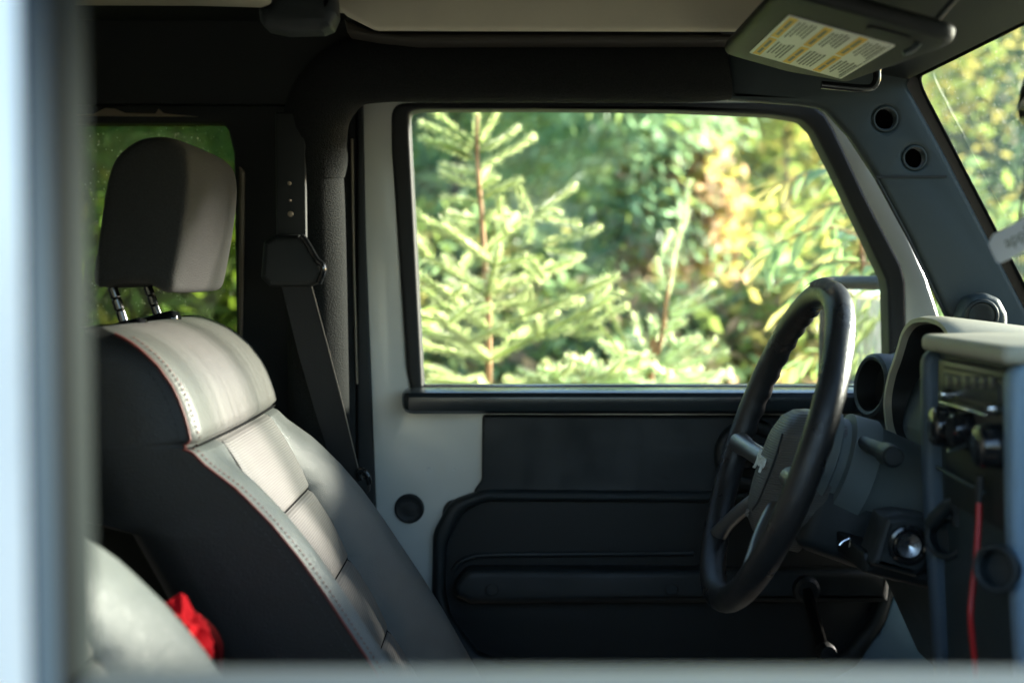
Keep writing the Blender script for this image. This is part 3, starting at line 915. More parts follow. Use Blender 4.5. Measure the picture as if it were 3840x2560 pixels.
inner = [rl_(0.902, 0.5075), rl_(0.89, 0.515), rl_(0.86, 0.563), rl_(0.2, 0.567)]
finish('gauge_well', loft_me(inner, cap=False), M['rubber'], dash)
# round air vent on the far side of the hood
vc = P(3272, 1446, 1.845)
ax = Vector((-1, -0.28, 0.12)).normalized()
lathe('air_vent', vc, -ax, [(-0.004, 0.036), (-0.006, 0.040), (-0.003, 0.0445), (0.006, 0.0462), (0.03, 0.0465), (0.034, 0.050), (0.075, 0.054), (0.09, 0.05), (0.09, 0.0)], M['grey'], dash, caps=False)
lathe('vent_core', vc, -ax, [(-0.0035, 0.0365), (0.025, 0.034), (0.028, 0.0)], M['rubber'], dash, caps=False)
slab('vent_slot', [rnd([(3350, 1306), (3372, 1295), (3390, 1300), (3370, 1312)], 4)], 1.80, 0.003, 0.0005, M['rubber'], dash)

# centre stack
cs = empty('centre_console', (0.5, 1.3, 1.1), car)
sx = lambda z: 0.437 + (1.345 - z) * 0.055
prof_c = [(sx(1.345) + 0.004, 1.345), (sx(1.1), 1.10), (sx(0.9) + 0.0, 0.90), (0.50, 0.55), (0.78, 0.55), (0.78, 1.345)]
finish('console_body', loft_me([[Vector((x + 0.012, y, z)) for x, z in prof_c] for y in (1.425, 1.19)]), M['grey'], cs)
# side cheeks standing proud of the face
def cheek(y0, y1, dx, name, m):
    pts = [(sx(1.338) + dx, 1.338), (sx(1.2) + dx - 0.004, 1.2), (sx(1.0) + dx, 1.0), (sx(0.8) + dx + 0.01, 0.8), (0.52, 0.6), (0.66, 0.6), (0.66, 1.338)]
    me = flat([rnd(pts, [0.02, 0.1, 0.1, 0.1, 0.02, 0.01, 0.01])], abs(y1 - y0), 0.008)
    me.transform(MY(min(y0, y1)))
    finish(name, me, m, cs)
cheek(1.412, 1.435, 0.0, 'console_cheek', M['skygrey'])
cheek(1.165, 1.192, 0.0, 'console_cheek', M['cheek'])
# hood over the stack
hl2 = rnd([(0.430, 1.165), (0.430, 1.405), (0.52, 1.46), (0.80, 1.46), (0.80, 1.165)], [0.012, 0.02, 0.04, 0.01, 0.01])
me = flat([hl2], 0.017, 0.006)
me.transform(Matrix.Translation((0, 0, 1.354)))
finish('console_hood', me, M['dashtop'], cs)
def face(u0, v0, u1, v1, proud, m, name, bev=0.001, r=0.0):
    p0, p1 = PX(u0, v0, 0.445), PX(u1, v1, 0.445)
    pts = [PX(u0, v0, 0.445), PX(u1, v0 + (u1 - u0) * 0.16, 0.445), PX(u1, v1 + (u1 - u0) * 0.22, 0.445), PX(u0, v1, 0.445)]
    ys = (pts[0].y, pts[1].y)
    z1 = pts[0].z; z0 = pts[3].z
    xm = sx((z0 + z1) / 2)
    me = box_me((xm - proud, min(ys), z0), (xm + 0.02, max(ys), z1), bev)
    return finish(name, me, m, cs)
face(3515, 1345, 3775, 1580, -0.006, M['radio'], 'radio', 0.002)
face(3545, 1372, 3755, 1380, -0.005, M['rubber'], 'radio_groove', 0.0)
face(3540, 1395, 3750, 1470, -0.0045, M['plastic'], 'radio_display', 0.001)
for k in range(6):
    face(3552 + k * 33, 1410, 3568 + k * 33, 1455, -0.0035, M['radio'], 'radio_button', 0.001)
face(3530, 1480, 3740, 1500, -0.0045, M['rubber'], 'disc_slot', 0.0)
face(3545, 1502, 3720, 1512, 0.002, M['chrome'], 'slot_lip', 0.001)
def knob(u, v, r, L, m, name='knob'):
    z = PX(u, v, 0.43).z
    c = PX(u, v, sx(z) - L)
    return lathe(name, c, (1, 0, 0), [(0, 0), (0, r * 0.8), (0.002, r * 0.95), (0.006, r), (L + 0.004, r * 1.08), (L + 0.004, 0)], m, cs, 32)
knob(3527, 1478, 0.0045, 0.010, M['chrome'])
knob(3702, 1532, 0.0050, 0.010, M['chrome'])
knob(3492, 1598, 0.020, 0.018, M['gloss'])
knob(3562, 1612, 0.016, 0.016, M['gloss'])
knob(3660, 1672, 0.020, 0.018, M['gloss'])
tube('control_lever', [PX(3560, 1690, 0.438), PX(3632, 1660, 0.432)], 0.0026, M['chrome'], cs, 8)
tube('panel_seam', [PX(3515, 1750, 0.448), PX(3600, 1800, 0.448), PX(3690, 1845, 0.448)], 0.0022, M['grey'], cs, 8)
face(3515, 1590, 3775, 1880, -0.010, M['plastic_lo'], 'climate_panel', 0.002)
# round vents low on the console
for (u, v, y, r) in ((3545, 2010, 1.385, 0.021), (3735, 2130, 1.17, 0.019)):
    c = P(u, v, y)
    axv = Vector((-0.75, -0.62, 0.1))
    finish('cup_ring', join([torus_me(c, axv, r, 0.0035, 36, 10), lathe_me(c, -axv, [(0.002, r), (0.014, r * 0.9), (0.014, 0)], 30, False)]), M['plastic'], cs)
tube('switch_hump', spline([P(3490, 1965, 1.40), P(3520, 1930, 1.39), P(3560, 1895, 1.38), P(3590, 1890, 1.37), P(3600, 1925, 1.37), P(3598, 1970, 1.37)], 6), 0.008, M['plastic'], cs, 12)
# knee panel with the bright ignition disc
kp = rnd([(3325, 1938), (3392, 1928), (3512, 1948), (3500, 2115), (3440, 2168), (3265, 2118)], 14)
slab('knee_panel', [kp], 1.44, 0.06, 0.008, M['plastic'], dash)
cc = P(3406, 2043, 1.437)
lathe('lock_surround', cc, (0, -1, 0), [(0, 0.0225), (0.003, 0.0215), (0.004, 0.0185), (0.002, 0.0160), (0.003, 0.0145), (0.001, 0.0138), (0.001, 0)], M['gloss'], dash, 44)
lathe('lock_disc', cc, (0, -1, 0), [(0.0012, 0.0135), (0.004, 0.0132), (0.0048, 0.0126), (0.0025, 0.001), (0.0020, 0.0)], M['steel'], dash, 64)
slab('lower_dash', [rnd([(3230, 2060), (3600, 2160), (3760, 2300), (3700, 2330), (3500, 2215), (3240, 2150)], 14)], 1.46, 0.2, 0.01, M['plastic_lo'], dash)
# tweeter on the dash corner
tw = empty('tweeter', P(3700, 1180, 1.86), car)
tl_ = rnd([(3612, 1290), (3610, 1185), (3640, 1115), (3700, 1096), (3755, 1118), (3785, 1175), (3790, 1290)], [4, 30, 40, 50, 40, 40, 4])
slab('speaker_pod', [tl_], 1.835, 0.05, 0.012, M['grey'], tw)
lathe('speaker_ring', P(3682, 1182, 1.8352), (-0.2, -1, 0), [(0, 0.0225), (0.004, 0.0215), (0.005, 0.0185), (0.002, 0.0165), (0.002, 0)], M['plastic'], tw, 36)
bm = bmesh.new()
gc = P(3680, 1182, 1.831)
for i in range(-7, 8):
    for j in range(-7, 8):
        x_, z_ = i * 0.0022 + (j % 2) * 0.0011, j * 0.0021
        if x_ * x_ + z_ * z_ < 0.0150 ** 2:
            bmesh.ops.create_icosphere(bm, subdivisions=1, radius=0.0008, matrix=Matrix.Translation(gc + Vector((x_, 0.0, z_))))
finish('speaker_grille', bm_mesh(bm), M['plastic'], tw)
lathe('cable_grommet', P(3505, 2170, 1.44), (0, -1, 0), [(0, 0.005), (0.006, 0.004), (0.008, 0)], M['tan'], dash, 14)
tube('dash_wire', spline([P(3508, 2180, 1.44), P(3530, 2290, 1.5), P(3565, 2420, 1.52), P(3600, 2540, 1.54), P(3640, 2700, 1.55)], 6), 0.0026, M['rubber'], dash, 8)

# ------------------------------------------------------------------ seats
def lerp_tab(tab, z):
    for (z0, a), (z1, b) in zip(tab, tab[1:]):
        if z0 <= z <= z1:
            t = (z - z0) / (z1 - z0)
            return a + (b - a) * t
    return tab[0][1] if z < tab[0][0] else tab[-1][1]
FT = [(1.236, -0.327), (1.25, -0.329), (1.28, -0.338), (1.30, -0.348), (1.32, -0.3625), (1.335, -0.378), (1.345, -0.392), (1.352, -0.405), (1.358, -0.420), (1.361, -0.432)]
BT = [(0.6, 0.0), (1.15, -0.455), (1.236, -0.49), (1.29, -0.488), (1.32, -0.480), (1.34, -0.468), (1.352, -0.456), (1.358, -0.446), (1.361, -0.438)]
BOL = [(0.6, 0.066), (0.95, 0.064), (1.005, 0.060), (1.082, 0.052), (1.12, 0.046), (1.154, 0.037), (1.19, 0.022), (1.222, -0.002), (1.236, -0.004), (1.5, -0.004)]
SEAMS = [1.134, 1.040, 0.944, 0.85]
def Ffront(z):
    if z > 1.2361:
        return lerp_tab(FT, z)
    x = -0.322 + (1.236 - z) * 0.545
    return x
def gauss(d, w): return math.exp(-(d / w) ** 2)
zs = sorted(set([0.60, 0.66, 0.72] + [0.78 + i * 0.0125 for i in range(37)] + [s + d for s in SEAMS for d in (-0.006, -0.003, 0, 0.003, 0.006)] +
                [1.236 + d for d in (-0.007, -0.004, -0.002, 0, 0.002, 0.004, 0.008)] + [1.255, 1.27, 1.285, 1.30, 1.31, 1.32, 1.33, 1.3375, 1.345, 1.35, 1.354, 1.358, 1.361]))
YC = [1.390, 1.3935, 1.398, 1.404, 1.413, 1.425, 1.440, 1.458, 1.474, 1.480, 1.486, 1.50, 1.53, 1.57, 1.60, 1.635, 1.67, 1.70, 1.735, 1.756, 1.762, 1.768, 1.784, 1.802, 1.820, 1.838, 1.852, 1.864, 1.872, 1.878]
def yn(y, z):
    """pull the outline in towards the top of the shoulder block"""
    k = 1.0
    if z > 1.236:
        k = 1 - 0.03 * min(1, (z - 1.236) / 0.09) - 0.055 * max(0, (z - 1.32) / 0.041) ** 2
    elif z > 1.17:
        k = 1 - 0.03 * 0 
    return 1.634 + (y - 1.634) * k
def backrest_me(T):
    loops = []
    for z in zs:
        F = Ffront(z); bol = lerp_tab(BOL, z)
        B = lerp_tab(BT, z) if z > 1.15 else F - 0.135
        lp = []
        for y in YC:
            x = F
            if z < 1.236:
                if y < 1.48:          # near bolster
                    t = (y - 1.390) / 0.09
                    prof = 1 if t < 0.45 else 0.5 + 0.5 * math.cos((t - 0.45) / 0.55 * math.pi)
                    x = F - 0.012 * (1 - min(1, t * 2.2)) ** 2 + bol * prof
                    x += 0.0
                elif y > 1.762:       # far bolster
                    t = (1.878 - y) / 0.116
                    prof = math.sin(min(1, max(0, t)) ** 0.65 * math.pi) ** 0.9 if 0 < t < 1 else 0
                    x = F - 0.035 * (1 - min(1, t * 3)) ** 2 + bol * prof + (1 - min(1, t * 2)) * bol * 0.35
                else:                 # ribbed insert, slightly puffed between its seams
                    s0 = [s for s in [1.236] + SEAMS + [0.75] if s >= z - 1e-9]
                    s1 = [s for s in [1.236] + SEAMS + [0.75] if s <= z + 1e-9]
                    if s0 and s1 and min(s0) > max(s1):
                        t = (z - max(s1)) / (min(s0) - max(s1))
                        x += 0.004 * math.sin(math.pi * t)
                    for s in SEAMS:
                        x -= 0.005 * gauss(z - s, 0.003)
                x -= 0.006 * gauss(y - 1.480, 0.004) + 0.006 * gauss(y - 1.762, 0.004)
                x -= 0.010 * gauss(z - 1.236, 0.004)
            else:
                ed = min((y - 1.390) / 0.016, (1.878 - y) / 0.03)
                if ed < 1:
                    x -= (0.009 if y < 1.6 else 0.022) * (1 - max(0, ed)) ** 2
                x += 0.006 * math.sin(math.pi * (y - 1.39) / 0.488)
                x -= 0.010 * gauss(z - 1.236, 0.004)
                fade = max(0.0, 1 - (z - 1.236) / 0.11)
                x -= 0.002 * gauss(y - 1.435, 0.003)
            x = max(x, B + 0.004)
            lp.append(T(Vector((x, yn(y, z), z))))
        for (y, t) in ((1.884, 0.25), (1.886, 0.5), (1.884, 0.8), (1.868, 0.96), (1.80, 1.0), (1.63, 1.02), (1.47, 1.0), (1.400, 0.96), (1.384, 0.8), (1.382, 0.5), (1.386, 0.25)):
            x = F - 0.03 + (B - F + 0.03) * t
            if z < 1.236 and t < 0.3: x += bol * 0.3
            lp.append(T(Vector((x, yn(y, z), z))))
        loops.append(lp)
    me = loft_me(loops)
    return me
NFR = len(YC)
def seat(T, label, head=True):
    c = T(Vector((-0.3, 1.634, 0.75)))
    st = empty('seat', c, car)
    tag(st, label)
    me = backrest_me(T)
    n = NFR + 11
    # faces: loft order is row by row
    o = finish('backrest', me, [M['leather'], M['ribs'], M['leather_shade'], M['crown']], st, ang=50)
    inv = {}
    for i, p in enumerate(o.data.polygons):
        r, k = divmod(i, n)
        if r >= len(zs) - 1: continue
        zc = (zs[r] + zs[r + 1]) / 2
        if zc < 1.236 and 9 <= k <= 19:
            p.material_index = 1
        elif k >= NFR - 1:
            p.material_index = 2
        elif zc > 1.236:
            p.material_index = 3
    # seam piping and stitching along the near edge
    edge = []
    for z in zs:
        if z < 0.8 or z > 1.355: continue
        edge.append(o.matrix_basis @ Vector((0, 0, 0)))
    pts = []
    for r, z in enumerate(zs):
        if z < 0.74 or z > 1.356: continue
        pts.append(Vector(o.data.vertices[r * n + 0].co) + Vector(o['_w']))
    tube('seam_piping', [p + Vector((0.000, -0.0005, 0)) for p in pts], 0.0016, M['piping'], st, 8)
    def row_pts(k, off):
        q = []
        for r, z in enumerate(zs):
            if z < 0.78 or z > 1.35: continue
            q.append(Vector(o.data.vertices[r * n + k].co) + Vector(o['_w']) + Vector(off))
        return q
    stitches(row_pts(2, (0.0006, 0, 0.0006)), 0.0030, 0.0005, M['piping'], 'seam_stitching', st, out=(0.7, -0.3, 0.6), gap=1.0)
    stitches(row_pts(0, (-0.010, -0.0012, -0.005)), 0.0038, 0.0006, M['rubber'], 'seam_stitching', st, out=(0.2, -1, 0.1), gap=1.0)
    # dark sewn lines round the ribbed panels
    def line(pts, r=0.0013):
        return tube_me(pts, r, 6)
    def vco(r_, k_): return Vector(o.data.vertices[r_ * n + k_].co) + Vector(o['_w']) + Vector((0.0012, 0, 0.0006))
    rows_ = [r_ for r_, z in enumerate(zs) if 0.79 < z < 1.232]
    ls = [line([vco(r_, 9) for r_ in rows_]), line([vco(r_, 20) for r_ in rows_])]
    for s_ in SEAMS[:3] + [1.236]:
        r_ = min(range(len(zs)), key=lambda q: abs(zs[q] - s_))
        ls.append(line([vco(r_, k_) for k_ in (range(9, 21) if s_ < 1.236 else range(2, 28))], 0.0015))
    finish('panel_seam', join(ls), M['pitch'], st)
    # cushion below
    me = box_me((-0.24, 1.40, 0.60), (0.30, 1.87, 0.76), 0.05, 5)
    me.transform(Matrix.Identity(4))
    for v in me.vertices: v.co = T(v.co)
    finish('cushion', me, M['leather'], st)
    if head:
        hp = [(345, 1068), (362, 900), (392, 690), (430, 585), (510, 520), (590, 507), (650, 520), (698, 560), (716, 630), (712, 740), (690, 900), (662, 1050), (648, 1088), (620, 1098), (585, 1085), (540, 1062), (430, 1062)]
        base = [P(u, v, 1.5) for u, v in hp]
        base = [(p.x, p.z) for p in base]
        base = [(p[0], p[1]) for p in spline(base, 4, True)]
        cx_ = sum(p[0] for p in base) / len(base); cz_ = sum(p[1] for p in base) / len(base)
        loops = []
        for (y, k) in ((1.4965, 0.80), (1.498, 0.90), (1.502, 0.955), (1.509, 0.985), (1.52, 1.0), (1.56, 1.008), (1.63, 1.012), (1.70, 1.008), (1.735, 1.0), (1.748, 0.985), (1.757, 0.955), (1.762, 0.90), (1.7635, 0.8)):
            loops.append([T(Vector((cx_ + (x - cx_) * k, y, cz_ + (z - cz_) * k))) for x, z in base])
        finish('headrest', loft_me(loops), M['cloth'], st, ang=60)
        for (u0, v0, u1, v1, y) in ((412, 1050, 478, 1232, 1.56), (545, 1050, 604, 1200, 1.70)):
            a_, b_ = P(u0, v0, y), P(u1, v1 + 15, y)
            bmx = []
            N = 40
            pth = [a_ + (b_ - a_) * (i / N) for i in range(N + 1)]
            rad = [0.0058 - (0.0012 if i % 9 == 5 else 0) for i in range(N + 1)]
            finish('headrest_post', tube_me([T(p) for p in pth], rad, 16), M['gunmetal'], st)
        for (u, v, y) in ((478, 1238, 1.56), (606, 1206, 1.70)):
            c = P(u, v, y)
            me = box_me((-0.026, -0.016, -0.010), (0.024, 0.016, 0.011), 0.0085)
            me.transform(Matrix.Translation(c) @ Matrix.Rotation(R(-14), 4, 'Y'))
            for vv in me.vertices: vv.co = T(vv.co)
            finish('post_collar', me, M['gloss'], st)
    return st
seat(lambda p: Vector(p), 'dark leather driver seat with headrest, ribbed centre panel catching the sun')
piv = Vector((-0.255, 0, 1.16))
rot = Matrix.Rotation(R(0), 3, 'Y')
def TP(p):
    q = Vector((p[0] - piv.x, p[1], p[2] - piv.z))
    q = rot @ q
    return Vector((q.x + piv.x - 0.058, q.y - 0.72, q.z + piv.z - 0.02))
seat(TP, 'blurred dark leather passenger seat nearest the camera, lower left', head=False)

# ------------------------------------------------------------------ near door, seen from outside
nd = empty('door', (0.15, 0.55, 0.95), car)
tag(nd, 'blurred white passenger door with its window lowered, nearest the camera')
YN = 0.545
def nx(u, y=YN): return (u - 1920) / FP * y
xl = nx(100, 0.53)
# painted window post (outer face), channel and inner seal
box('window_post', (xl - 0.09, 0.525, 1.0), (xl, 0.531, 1.70), 0.002, M['paint'], nd)
box('window_channel', (xl + 0.0002, 0.5258, 1.0), (xl + 0.0022, 0.555, 1.70), 0.0008, M['skyrubber'], nd)
box('window_seal', (xl - 0.03, 0.5552, 1.0), (xl - 0.002, 0.583, 1.70), 0.003, M['pitch'], nd)
box('window_seal', (xl - 0.03, 0.5832, 1.0), (xl, 0.612, 1.70), 0.003, M['softgrey'], nd)
zs_ = P(1920, 2488, 0.60).z
box('door_sill', (xl + 0.001, 0.552, zs_ - 0.08), (0.72, 0.60, zs_), 0.008, M['sillgrey'], nd)
box('belt_strip', (xl + 0.001, 0.537, zs_ - 0.05), (0.72, 0.5515, zs_ - 0.002), 0.005, M['skyrubber'], nd)
box('door_skin', (xl - 0.09, 0.515, 0.45), (0.72, 0.5365, zs_ - 0.006), 0.008, M['paint'], nd)
box('window_header', (xl - 0.09, 0.53, 1.69), (0.45, 0.575, 1.75), 0.006, M['paint'], nd)
box('rear_side', (-1.75, 0.52, 0.45), (xl - 0.10, 0.58, 1.79), 0.01, M['paint'], car)
box('floor', (-1.75, 0.58, 0.40), (0.80, 1.99, 0.46), 0.01, M['pad'], car)
box('body_side', (-1.75, 2.055, 0.45), (0.80, 2.08, 1.15), 0.01, M['paint'], car)

# ------------------------------------------------------------------ loose things in the car
pth = spline([P(3672, 1868, 1.262), P(3670, 1960, 1.258), P(3662, 2080, 1.25), P(3648, 2200, 1.245), P(3640, 2300, 1.24), P(3646, 2390, 1.24), P(3658, 2500, 1.24), P(3668, 2620, 1.24)], 8)
t_ = empty('red_cable', pth[-1])
tag(t_, 'thin red cable hanging down from the centre console', 'cable')
tube('cord', pth, 0.0030, M['red'], t_, 12)
tube('plug', [pth[0] + Vector((0.001, 0, 0.022)), pth[0] + Vector((0.0005, 0, 0.006)), pth[0] + Vector((0, 0, -0.004))], [0.0046, 0.0046, 0.0036], M['rubber'], t_, 14)
cl = []
bm = bmesh.new()
random.seed(11)
def blob(c, rx, ry, rz, seed, sub=4, amp=0.12):
    b2 = bmesh.new()
    bmesh.ops.create_icosphere(b2, subdivisions=sub, radius=1)
    from mathutils import noise
    for v in b2.verts:
        d = v.co.normalized()
        k = 1 + amp * noise.noise(d * 2.1 + Vector((seed, 0, 0))) + amp * 0.6 * noise.noise(d * 5 + Vector((0, seed, 0))) - amp * 0.5 * abs(noise.noise(d * 3.3))
        v.co = Vector((d.x * rx, d.y * ry, d.z * rz)) * k + Vector(c)
    return bm_mesh(b2)
c1 = P(652, 2435, 1.20); c2 = P(735, 2440, 1.27)
rc = empty('red_cloth', P(660, 2500, 1.24))
tag(rc, 'crumpled red cloth with a dark red loop lying between the two front seats', 'cloth')
finish('cloth_body', blob(c1, 0.033, 0.05, 0.041, 1.3, amp=0.3), M['redcloth'], rc)
lp = spline([P(575, 2262, 1.30), P(640, 2268, 1.30), P(720, 2300, 1.30), P(790, 2360, 1.30), P(826, 2430, 1.30), P(826, 2520, 1.30)], 8)
bm = bmesh.new()
vv = []
for k, p in enumerate(lp):
    w = 0.016 + 0.003 * math.sin(k * 0.5)
    t_ = (lp[min(k + 1, len(lp) - 1)] - lp[max(k - 1, 0)]).normalized()
    n_ = t_.cross(Vector((0, 1, 0))).normalized()
    vv.append([bm.verts.new(p + Vector((0, -0.008, 0)) - n_ * 0.0), bm.verts.new(p + n_ * 0.002), bm.verts.new(p + Vector((0, 0.014, 0))), bm.verts.new(p + Vector((0, 0.014, 0)) - n_ * 0.004), bm.verts.new(p - n_ * 0.004), bm.verts.new(p + Vector((0, -0.008, 0)) - n_ * 0.004)])
for a_, b_ in zip(vv, vv[1:]):
    for k in range(6):
        bm.faces.new((a_[k], a_[(k + 1) % 6], b_[(k + 1) % 6], b_[k]))
bmesh.ops.recalc_face_normals(bm, faces=bm.faces)
finish('cloth_loop', bm_mesh(bm), M['darkred'], rc)
tg = frame(P(3812, 895, 1.25), (0.5, -0.62, 0.36), (-0.2, 0.1, 1))
me = flat([rnd([(-0.028, -0.014), (0.030, -0.014), (0.030, 0.014), (-0.020, 0.014), (-0.028, 0.008)], 0.005)], 0.001, 0.0002)
tt = empty('paper_tag', P(3812, 895, 1.25))
tag(tt, 'small pale card tag with dark lettering hanging in front of the windscreen', 'tag')
finish('tag_card', local(me, tg), M['tag'], tt)
tx = text_me('apply', 0.016, 0.0004)
tgt = tg.copy()
zt = Vector((tg[0][2], tg[1][2], tg[2][2]))
side_ = 1 if zt.y < 0 else -1
tx.transform(Matrix.Translation((0.004, 0.001, 0.0003)))
finish('tag_print', local(tx, tg), M['ink'], tt)
tube('tag_string', spline([P(3835, 860, 1.25), P(3828, 780, 1.245), P(3842, 700, 1.235), P(3850, 560, 1.22)], 6), 0.0012, M['rubber'], tt, 8)

# ------------------------------------------------------------------ trees
FOL = dict(
    young=foliage('young_needles', (0.24, 0.29, 0.11), (0.52, 0.61, 0.26), 0.45, 0.3, 14, 0.6),
    youngblue=foliage('bluish_needles', (0.33, 0.42, 0.26), (0.72, 0.86, 0.52), 0.45, 0.3, 14, 0.6),
    tip=foliage('pale_tips', (0.34, 0.38, 0.18), (0.58, 0.64, 0.33), 0.45, 0.25, 14, 0.6),
    dark=foliage('dark_needles', (0.13, 0.20, 0.10), (0.30, 0.46, 0.20), 0.5, 0.6, 3.0, 0.5),
    mid=foliage('mid_needles', (0.18, 0.30, 0.17), (0.40, 0.62, 0.34), 0.5, 0.5, 3.0, 0.5),
    leaf=foliage('green_leaves', (0.15, 0.22, 0.06), (0.36, 0.47, 0.12), 0.5, 0.4, 3.0, 0.6),
    yellow=foliage('yellow_leaves', (0.29, 0.25, 0.07), (0.46, 0.41, 0.12), 0.5, 0.35, 3.0, 0.6),
    peach=foliage('rusty_leaves', (0.33, 0.22, 0.13), (0.54, 0.37, 0.22), 0.5, 0.35, 3.0, 0.6),
    pine=foliage('pine_needles', (0.05, 0.12, 0.085), (0.12, 0.27, 0.18), 0.5, 0.6, 2.0, 0.45),
    far=foliage('unseen_wood_needles', (0.07, 0.08, 0.065), (0.07, 0.08, 0.065), 0.6, 0.5, 1.0, 0.3),  # for the added trees behind the camera; dull grey to dim their bounce
    rowan=foliage('shiny_leaflets', (0.14, 0.25, 0.14), (0.36, 0.52, 0.2), 0.22, 0.3, 8.0, 0.5),
    rowany=foliage('yellow_leaflets', (0.30, 0.27, 0.09), (0.50, 0.45, 0.16), 0.3, 0.3, 8.0, 0.6),
)
class MB:
    def __init__(s): s.v = []; s.f = []; s.m = []
    def quad(s, a, b, c, d, m=0):
        i = len(s.v); s.v += [a, b, c, d]; s.f.append((i, i + 1, i + 2, i + 3)); s.m.append(m)
    def tri(s, a, b, c, m=0):
        i = len(s.v); s.v += [a, b, c]; s.f.append((i, i + 1, i + 2)); s.m.append(m)
    def tube(s, path, r0, r1, seg=6, m=0):
        path = [Vector(p) for p in path]; n = len(path)
        base = len(s.v); up = None
        for i, p in enumerate(path):
            t = (path[min(i + 1, n - 1)] - path[max(i - 1, 0)]).normalized()
            if up is None: up = t.orthogonal().normalized()
            sd = t.cross(up).normalized(); up = sd.cross(t).normalized()
            r = r0 + (r1 - r0) * i / max(1, n - 1)
            for k in range(seg):
                a = 2 * math.pi * k / seg
                s.v.append(p + (sd * math.cos(a) + up * math.sin(a)) * r)
        for i in range(n - 1):
            for k in range(seg):
                s.f.append((base + i * seg + k, base + i * seg + (k + 1) % seg, base + (i + 1) * seg + (k + 1) % seg, base + (i + 1) * seg + k)); s.m.append(m)
    def build(s, name, mats, parent):
        me = bpy.data.meshes.new(name)
        me.from_pydata([tuple(v) for v in s.v], [], s.f)
        me.polygons.foreach_set('material_index', s.m)
        return finish(name, me, mats, parent, ang=60)

def shoot(mb, a, b, sag=0.0, rad=0.012, dens=700, mm=(0, 1)):
    """one needled twig from a to b"""
    a, b = Vector(a), Vector(b)
    d = b - a; L = d.length
    if L < 0.004: return
    t = d / L
    s = t.orthogonal().normalized(); u = t.cross(s)
    n = max(8, int(L * dens))
    for i in range(n):
        f = (i + random.random()) / n
        p = a + d * f + Vector((0, 0, -sag * 4 * f * (1 - f)))
        ang = i * 2.4 + random.uniform(-0.4, 0.4)
        o = s * math.cos(ang) + u * math.sin(ang)
        tip = 1 - max(0, (f - 0.88) / 0.12) * 0.5
        ln = rad * random.uniform(0.85, 1.15) * tip
        q = p + o * ln + t * ln * 0.75
        w = t.cross(o) * 0.0012
        mb.quad(p - w, p + w, q + w * 0.5, q - w * 0.5, mm[1] if random.random() < 0.25 + 0.5 * (f > 0.8) else mm[0])
    mb.tube([a + d * (k / 4) + Vector((0, 0, -sag * k * (4 - k) / 4)) for k in range(5)], 0.0026, 0.0016, 5, mm[0])

def branch(mb, a, b, nside, slen, rad=0.012, mm=(0, 1), spread=1.0):
    """a bough with pairs of side twigs"""
    a, b = Vector(a), Vector(b)
    d = b - a; L = d.length; t = d / L
    sd = t.cross(Vector((0, 0, 1)))
    if sd.length < 0.2: sd = Vector((1, 0, 0))
    sd.normalize()
    shoot(mb, a, b, 0.0, rad, 900, mm)
    for i in range(nside):
        f = 0.22 + 0.78 * (i + 0.5) / nside
        p = a + d * f
        for sg in (-1, 1):
            if random.random() < 0.12: continue
            l = slen * (1.15 - 0.6 * f) * random.uniform(0.7, 1.2)
            e = p + (t * 0.75 + sd * sg * spread * random.uniform(0.6, 1.0) + Vector((0, 0, random.uniform(-0.15, 0.35)))).normalized() * l
            shoot(mb, p, e, 0, rad, 900, mm)

def sapling(name, label, base_xy, top_px, y, shoots, trunk, whorls, mats, r=0.012):
    """young spruce: trunk through photo-measured points, listed top twigs, whorls of boughs below"""
    root = empty(name, (base_xy[0], base_xy[1], 0))
    tag(root, label, 'tree', 'young spruces outside the driver window')
    tp = [Vector((base_xy[0], base_xy[1], 0))] + [P(u, v, y) for u, v in trunk]
    tb = MB(); tb.tube(spline(tp, 5), 0.0075, 0.0035, 8, 0)
    tb.build('trunk', [M['bark']], root)
    mb = MB()
    for (u0, v0, u1, v1) in shoots:
        a = P(u0, v0, y); b = P(u1, v1, y)
        b = a + (b - a) + Vector((0, random.uniform(-0.05, 0.05), 0))
        shoot(mb, a, b, random.uniform(-0.004, 0.004), r, 1100)
    for (u, v, n, L, el, ns) in whorls:
        c = P(u, v, y)
        a0 = random.uniform(0, 6.28)
        for k in range(n):
            az = a0 + 2 * math.pi * k / n + random.uniform(-0.3, 0.3)
            l = L * 0.87 * random.uniform(0.8, 1.15)
            e = c + Vector((math.cos(az) * math.cos(R(el)), math.sin(az) * math.cos(R(el)), math.sin(R(el + random.uniform(-10, 10))))) * l
            branch(mb, c, e, ns, l * 0.5, r)
    mb.build('crown', mats, root)
    return root

